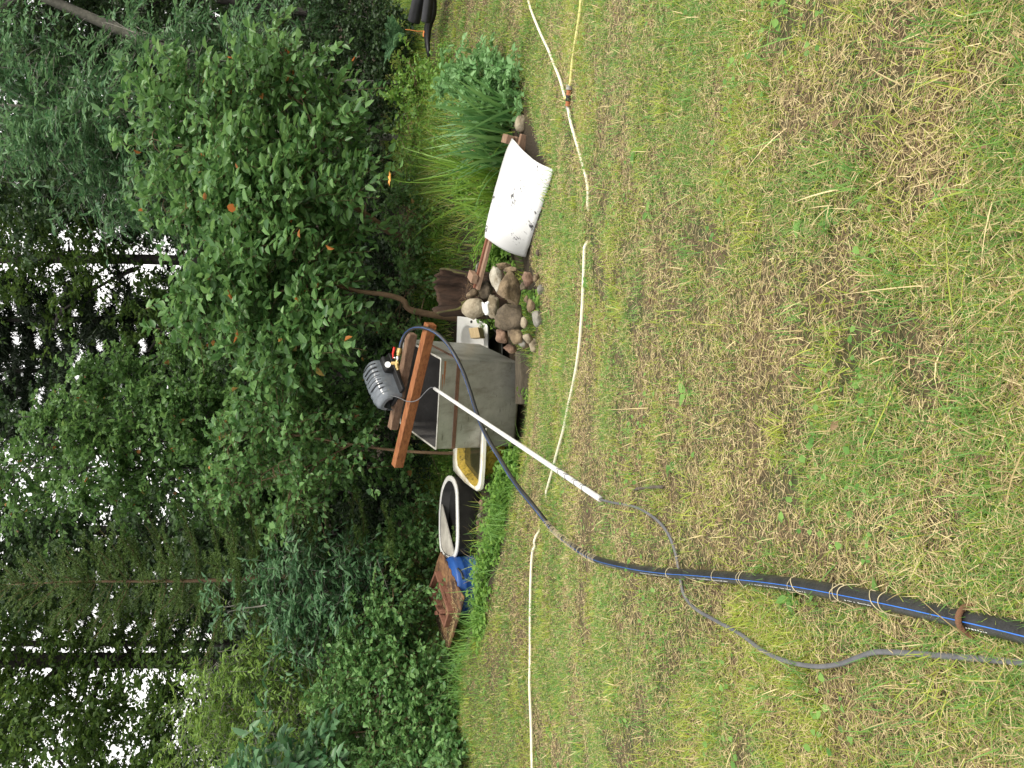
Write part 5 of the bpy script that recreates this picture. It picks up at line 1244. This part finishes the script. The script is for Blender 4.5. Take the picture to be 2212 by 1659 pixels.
for dyb, z, lab, bl in [(60, 17, 'dark broadleaf tree deep in the wood at the far right', [(420, 20, 90, 90, 130), (280, 60, 90, 90, 130), (120, 40, 90, 90, 120), (-40, 60, 90, 120, 120), (560, 60, 80, 90, 110)]),
                    (240, 17.5, 'dark broadleaf tree deep in the wood behind the leaning trunk', [(440, 200, 90, 90, 130), (300, 200, 90, 90, 130), (150, 180, 90, 90, 130), (0, 200, 90, 100, 120)]),
                    (400, 17, 'dark broadleaf tree deep in the wood right of the sky gap', [(470, 360, 80, 90, 130), (330, 360, 90, 80, 130), (170, 340, 90, 80, 130), (20, 380, 90, 80, 110), (480, 500, 60, 80, 100), (90, 470, 60, 50, 60)]),
                    (850, 17, 'dark broadleaf tree deep in the wood above the pump', [(480, 740, 60, 80, 110), (420, 860, 80, 80, 120), (300, 900, 80, 80, 110), (470, 980, 70, 80, 110), (200, 980, 80, 70, 90), (80, 900, 70, 60, 60), (540, 640, 40, 60, 70)]),
                    (1220, 17, 'dark broadleaf tree deep in the wood behind the young spruce', [(500, 1200, 60, 80, 110), (420, 1300, 60, 70, 80), (300, 1180, 70, 70, 90), (540, 1340, 45, 70, 70), (160, 1200, 70, 60, 70)]),
                    (1580, 16, 'dark broadleaf tree deep in the wood at the far left', [(530, 1480, 40, 80, 90), (520, 1620, 50, 80, 110), (400, 1500, 40, 60, 50), (440, 1660, 50, 60, 60)])]:
    b = gnd(900, dyb, z); far_tree(lab, b, P(bl[2][0], bl[2][1], z), .1, .03, [B(a, c, z + random.uniform(-.6, .6), sx, sy, .9, n) for a, c, sx, sy, n in bl], LF_DARK, WOOD, mul=1.0, lL=.13, lW=.085, twig=.45, nl=11, name='shade_tree')
# dark tall spruces
for k, (dyb, zb, top, rm, lab) in enumerate([(690, 20, -420, 2.6, 'tall dark spruce with drooping boughs beside the sky gap'), (800, 23, -380, 2.4, 'tall dark spruce behind the dense shrub left of the sky gap'), (900, 21, -420, 2.6, 'tall dark spruce above the pump, far behind'),
                                       (380, 22, -400, 2.8, 'tall dark spruce behind the feathery ash'), (130, 21, -400, 2.8, 'tall dark spruce at the far right of the wood'), (1290, 24, -300, 2.2, 'tall dark spruce behind the young spruce')]):
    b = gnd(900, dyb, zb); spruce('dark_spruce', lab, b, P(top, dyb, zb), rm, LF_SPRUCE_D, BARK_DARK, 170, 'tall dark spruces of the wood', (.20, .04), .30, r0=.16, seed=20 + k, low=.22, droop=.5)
# thick broadleaf backing along the wood
bk = [(60, 13.6, 'dense dark tree at the far right end of the wood', [(650, 0, 70, 110, 150), (520, 40, 80, 90, 130), (380, -10, 80, 90, 120), (240, 20, 80, 90, 120), (760, 80, 60, 90, 110), (90, -20, 80, 110, 120), (150, 100, 70, 60, 60)]),
      (250, 13.8, 'dense dark tree behind the feathery ash', [(700, 220, 70, 90, 140), (580, 250, 80, 90, 140), (440, 240, 80, 90, 130), (320, 260, 80, 90, 130), (180, 250, 90, 90, 130), (40, 280, 90, 90, 120), (800, 260, 50, 90, 90)]),
      (440, 13.8, 'dense dark tree behind the broad bright shrub', [(700, 430, 80, 90, 140), (580, 470, 80, 90, 140), (440, 470, 80, 80, 120), (330, 420, 60, 70, 80), (800, 430, 50, 90, 90), (200, 400, 70, 70, 80)]),
      (640, 13.4, 'dense dark tree behind the arching sapling', [(750, 620, 60, 80, 120), (640, 640, 70, 80, 130), (530, 660, 55, 70, 110), (830, 650, 40, 80, 80), (560, 560, 50, 60, 80)]),
      (840, 13.0, 'dense dark tree behind the tall rounded leaf shrub', [(800, 820, 60, 90, 130), (680, 830, 80, 80, 140), (560, 800, 70, 70, 120), (480, 900, 70, 80, 120), (780, 960, 60, 80, 110), (640, 980, 80, 80, 130), (500, 1040, 60, 70, 90)]),
      (1060, 13.2, 'dense dark tree behind the thin upright stems', [(800, 1080, 60, 80, 120), (680, 1100, 80, 80, 140), (560, 1060, 60, 70, 100), (840, 1180, 45, 80, 100)]),
      (1280, 13.2, 'dense dark tree behind the elder bush', [(790, 1260, 60, 90, 130), (680, 1260, 60, 80, 120), (580, 1240, 60, 80, 100), (770, 1380, 60, 80, 120), (640, 1400, 50, 70, 80), (860, 1330, 40, 90, 90)]),
      (1540, 13.0, 'dense dark tree behind the rowan bush', [(780, 1530, 60, 90, 130), (670, 1560, 60, 90, 130), (580, 1500, 50, 80, 90), (560, 1620, 55, 80, 100), (760, 1660, 70, 80, 120), (880, 1580, 50, 100, 100), (640, 1690, 60, 60, 80), (500, 1560, 40, 70, 50)])]
for dyb, z, lab, bl in bk:
    b = gnd(900, dyb, z); t = P(bl[2][0], bl[2][1], z)
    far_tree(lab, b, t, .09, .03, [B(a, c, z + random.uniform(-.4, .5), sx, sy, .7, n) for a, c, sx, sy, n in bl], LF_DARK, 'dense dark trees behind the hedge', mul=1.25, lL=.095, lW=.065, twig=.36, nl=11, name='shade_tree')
# far wood that closes the view under the horizon
g = Geo(); n = 9000; X = rnd(n, -32, 32); Y = rnd(n, 26, 46); k = np.abs(X) < .62 * Y + 3; X, Y = X[k], Y[k]; n = len(X); zb = gz(X, Y); ht = 2.0 + 3.0 * vnoise(X, Y, 6, 21)
q = np.c_[X, Y, zb + ht * RNG.uniform(0, 1, n) ** .8]; g.add(leaf_geo(q, gauss(n), gauss(n, .6) + np.array([0, -.4, .6]), rnd(n, .5, 1.0), rnd(n, .35, .6)))
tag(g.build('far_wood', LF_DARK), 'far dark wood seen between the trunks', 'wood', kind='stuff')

# -- rank grass and weeds between the lawn and the wood
def meadow():
    g = Geo(); n = 95000; X = rnd(n, -6.5, 6.5); ey = edge_y(X); Y = ey + RNG.uniform(-.08, 4.4, n)
    dpt = Y - ey
    dn = np.clip(vnoise(X, Y, .5, 31) * 1.5, .25, 1)
    # keep the trough, tubs, drum, tank and stones clear
    k = RNG.uniform(0, 1, n) < dn
    for cx, cy, rx, ry in [(-2.17, 8.4, .36, .36), (-1.35, 8.75, .62, .5), (-.85, 8.5, .5, .55), (.3, 8.35, .75, .85), (1.05, 7.6, .62, .6), (.95, 8.3, .5, .5), (1.15, 8.0, .35, .3), (1.5, 6.4, .8, .62)]:
        k &= ((X - cx) / rx) ** 2 + ((Y - cy) / ry) ** 2 > 1
    k &= ~((X > -2.7) & (X < -.2) & (Y < 9.3) & (RNG.uniform(0, 1, n) < .9))
    k &= ~((X > 1.6) & (X < 3.0) & (Y < 8.0) & (RNG.uniform(0, 1, n) < .6))
    X, Y, dpt = X[k], Y[k], dpt[k]; n = len(X); lush = np.clip(dpt / .8, .25, 1) * (.55 + .45 * sstep(-.5, 1.0, np.abs(X)))
    right = X > .9
    lush = np.where(right, lush, lush * .75)
    Ln = (.10 + .26 * rnd(n, .3, 1.0)) * lush
    u = RNG.uniform(0, 1, n); mi = np.where(u < .07, 2, np.where(u < .45, 1, 0))
    g.add(blade_geo(np.c_[X, Y, gz(X, Y) - .01], RNG.uniform(0, 6.28, n), rnd(n, .05, .5), rnd(n, .3, 1.5), Ln, rnd(n, .004, .008), 3), np.repeat(mi, 3))
    tag(g.build('meadow_grass', [GR_GREEN, GR_LIME, GR_STRAW]), 'long rank grass growing between the lawn and the wood', 'grass', kind='stuff')
    # low broad leaved weeds
    g = Geo(); pts = []
    for dx, dy, Z, sx, sy, m in [(1075, 1090, 7.75, 26, 60, 420), (1060, 1030, 7.9, 26, 40, 260), (1090, 1010, 7.75, 16, 40, 160), (1040, 1250, 7.55, 18, 60, 260), (1065, 1180, 7.5, 20, 50, 220), (1040, 1340, 7.5, 14, 50, 160), (925, 1010, 9.9, 16, 40, 130), (930, 965, 9.9, 14, 30, 90), (955, 1010, 9.6, 14, 34, 100),
                                 (985, 480, 8.2, 34, 70, 420), (1000, 540, 8.0, 30, 50, 320), (970, 560, 8.4, 24, 40, 160), (965, 420, 8.6, 26, 60, 220), (940, 330, 9.0, 24, 60, 180), (925, 250, 9.4, 18, 60, 140), (1142, 640, 7.0, 10, 14, 26), (1155, 660, 6.7, 8, 14, 24), (1128, 850, 7.75, 8, 10, 14), (960, 680, 8.6, 24, 20, 90), (905, 200, 9.9, 12, 70, 200), (900, 330, 10.2, 12, 80, 240), (900, 460, 10.2, 12, 70, 240), (905, 560, 10.0, 14, 60, 240), (910, 650, 9.6, 14, 50, 200), (935, 520, 9.3, 14, 60, 200), (895, 720, 9.8, 12, 50, 140), (930, 150, 9.4, 12, 60, 140), (1020, 580, 7.8, 14, 16, 50), (985, 690, 8.3, 16, 14, 50)]:
        c = P(dx, dy, Z); p = c + np.clip(gauss(m, .55), -1.2, 1.2) * np.array([sy * Z / FPX, .28, sx * Z / FPX]); gg_ = gz(p[:, 0], p[:, 1]); p[:, 2] = gg_ + np.clip(p[:, 2] - gg_, .02, .05 + .16 * RNG.uniform(0, 1, m) ** 2); pts.append(p)
    p = np.concatenate(pts); p = p[(vnoise(p[:, 0], p[:, 1], .16, 77) + RNG.normal(0, .12, len(p))) > .42]; n = len(p); gzp = gz(p[:, 0], p[:, 1]); st = stick_geo(np.c_[p[:, 0] + RNG.normal(0, .02, n), p[:, 1], gzp - .01], p, np.full(n, .0016), np.full(n, .0012))
    g.add(st, 1)
    for k in range(4):
        a = RNG.uniform(0, 6.28, n); d = np.c_[np.cos(a), np.sin(a), rnd(n, -.2, .35)]; sc = rnd(n, .022, .062)
        g.add(leaf_geo(p + gauss(n, .012), d, np.array([0, 0, 1.]) + gauss(n, .3), sc, sc * rnd(n, .55, .8)), 0)
    tag(g.build('ground_weeds', [LF_NETTLE, GR_GREEN]), 'low leafy weeds and clover around the tubs and the bed', 'weeds', kind='stuff')
meadow()
# -- garden plants behind the sheet
def clump(name, label, cat, base, n, L_, W_, lm, lean, curve, spread, az=None, group=None, K=6, taper=2.2, facing=None):
    base = np.asarray(base); q = base + np.c_[RNG.normal(0, spread, n), RNG.normal(0, spread, n), np.zeros(n)]
    a = RNG.uniform(0, 6.28, n) if az is None else RNG.normal(az[0], az[1], n)
    g = Geo(); g.add(blade_geo(q, a, rnd(n, *lean), rnd(n, *curve), rnd(n, *L_), rnd(n, *W_), K, rnd(n, -.9, .9) if facing is None else None, taper)); o = g.build(name, lm); return tag(o, label, cat, group)
def bed(dx, dy, Z): p = P(dx, dy, Z); p[2] = min(p[2], g1(p[0], p[1]) + .05); return p
clump('iris_clump', 'wide fan of bluish sword leaves right of the rail end', 'iris', bed(1112, 255, 7.25), 50, (.45, .85), (.024, .042), LF_IRIS, (.05, .65), (.0, .5), .06, group='iris clumps behind the sheet')
clump('iris_clump', 'tall iris clump right behind the pointed corner of the sheet', 'iris', bed(1100, 300, 7.35), 38, (.45, .85), (.024, .042), LF_IRIS, (.1, .6), (.0, .5), .05, group='iris clumps behind the sheet')
clump('iris_clump', 'iris clump with a bent pale leaf in the middle behind the sheet', 'iris', bed(1090, 342, 7.35), 32, (.4, .8), (.022, .04), LF_IRIS, (.05, .6), (.1, .8), .05, group='iris clumps behind the sheet')
clump('daylily_clump', 'tall light green daylily clump with long leaves under the orange flower', 'daylily', bed(1085, 385, 7.6), 46, (.6, 1.1), (.012, .02), LF_LILY, (.02, .4), (.1, .8), .06, group='daylily clumps behind the sheet')
clump('daylily_clump', 'arching light green daylily clump near the left end of the sheet', 'daylily', bed(1062, 440, 7.7), 44, (.5, .95), (.012, .02), LF_LILY, (.1, .6), (.6, 1.6), .06, group='daylily clumps behind the sheet')
clump('daylily_clump', 'low drooping daylily clump by the clover beside the rail', 'daylily', bed(1050, 478, 7.7), 22, (.4, .7), (.012, .018), LF_LILY, (.2, .8), (.8, 1.6), .05, group='daylily clumps behind the sheet')
fl = root('lily_flower', 'single orange lily flower on a tall thin stalk in front of the dark wood', 'flower', bed(1080, 380, 7.6)); tip = P(845, 386, 7.55)
MB().tube(spline([bed(1080, 380, 7.6), P(960, 392, 7.6), P(880, 394, 7.58), tip], 5), .0035, 6).build('stalk', LF_LILY, fl, smooth=True)
g = Geo(); n = 6; a = np.arange(n) * 1.047; g.add(leaf_geo(np.tile(tip, (n, 1)), np.c_[np.cos(a), np.sin(a), np.full(n, .5)], np.tile([0, 0, 1.], (n, 1)), np.full(n, .075), np.full(n, .03), .1, .25)); g.build('petals', mat('orange_petal', (.75, .30, .06), (.8, .42, .12), 30, .5), fl)
g = Geo(); 
bl = [B(1030, 165, 7.6, 45, 45, .2, 46), B(1070, 200, 7.4, 40, 40, .2, 46), B(1115, 215, 7.1, 28, 38, .18, 34), B(1130, 240, 6.95, 14, 24, .12, 14), B(1000, 200, 7.9, 40, 40, .2, 34), B(1050, 240, 7.5, 30, 30, .2, 24), B(1090, 165, 7.2, 25, 25, .15, 16), B(1045, 150, 7.5, 30, 25, .2, 24), B(1090, 200, 7.2, 30, 40, .2, 34), B(985, 160, 8.0, 30, 40, .2, 24)]
b = bed(1125, 205, 7.15); plant_tree('poppy_plant', 'leafy plant with blue green lobed leaves right of the iris clumps', 'plant', [([b, P(1080, 200, 7.3), P(1010, 185, 7.6)], .008, .004)], bl, LF_POPPY, LF_POPPY, .075, .042, twig=.14, nl=8, bias=.3)
# small weed sprigs and tufts at the left edge
for k, (dx, dy, Z, lab) in enumerate([(1075, 1105, 7.5, 'spiky tuft of dark blades among weeds below the trough'), (1050, 1210, 7.5, 'grass tuft leaning against the blue drum'), (1040, 1330, 7.5, 'grass tuft before the left corner of the rusty lid'), (1005, 1430, 7.9, 'grass tuft left of the rusty lid'), (1075, 1150, 7.3, 'thin grass tuft among weeds below the cobbles'), (1090, 1060, 7.5, 'grass tuft between the black pipe and the weeds'), (1020, 1380, 7.6, 'wide grass tuft at the lawn edge below the rusty lid'), (985, 1500, 7.9, 'grass tuft under the bramble at the lawn edge'), (1105, 990, 7.6, 'short grass tuft at the left foot of the tank')]):
    p = P(dx, dy, Z); p[2] = g1(p[0], p[1]) - .01
    clump('grass_tuft', lab, 'grass tuft', p, 90, (.12, .36), (.004, .009), GR_GREEN, (.05, .7), (.3, 1.2), .1, group='grass tufts along the trough and drum', K=4)
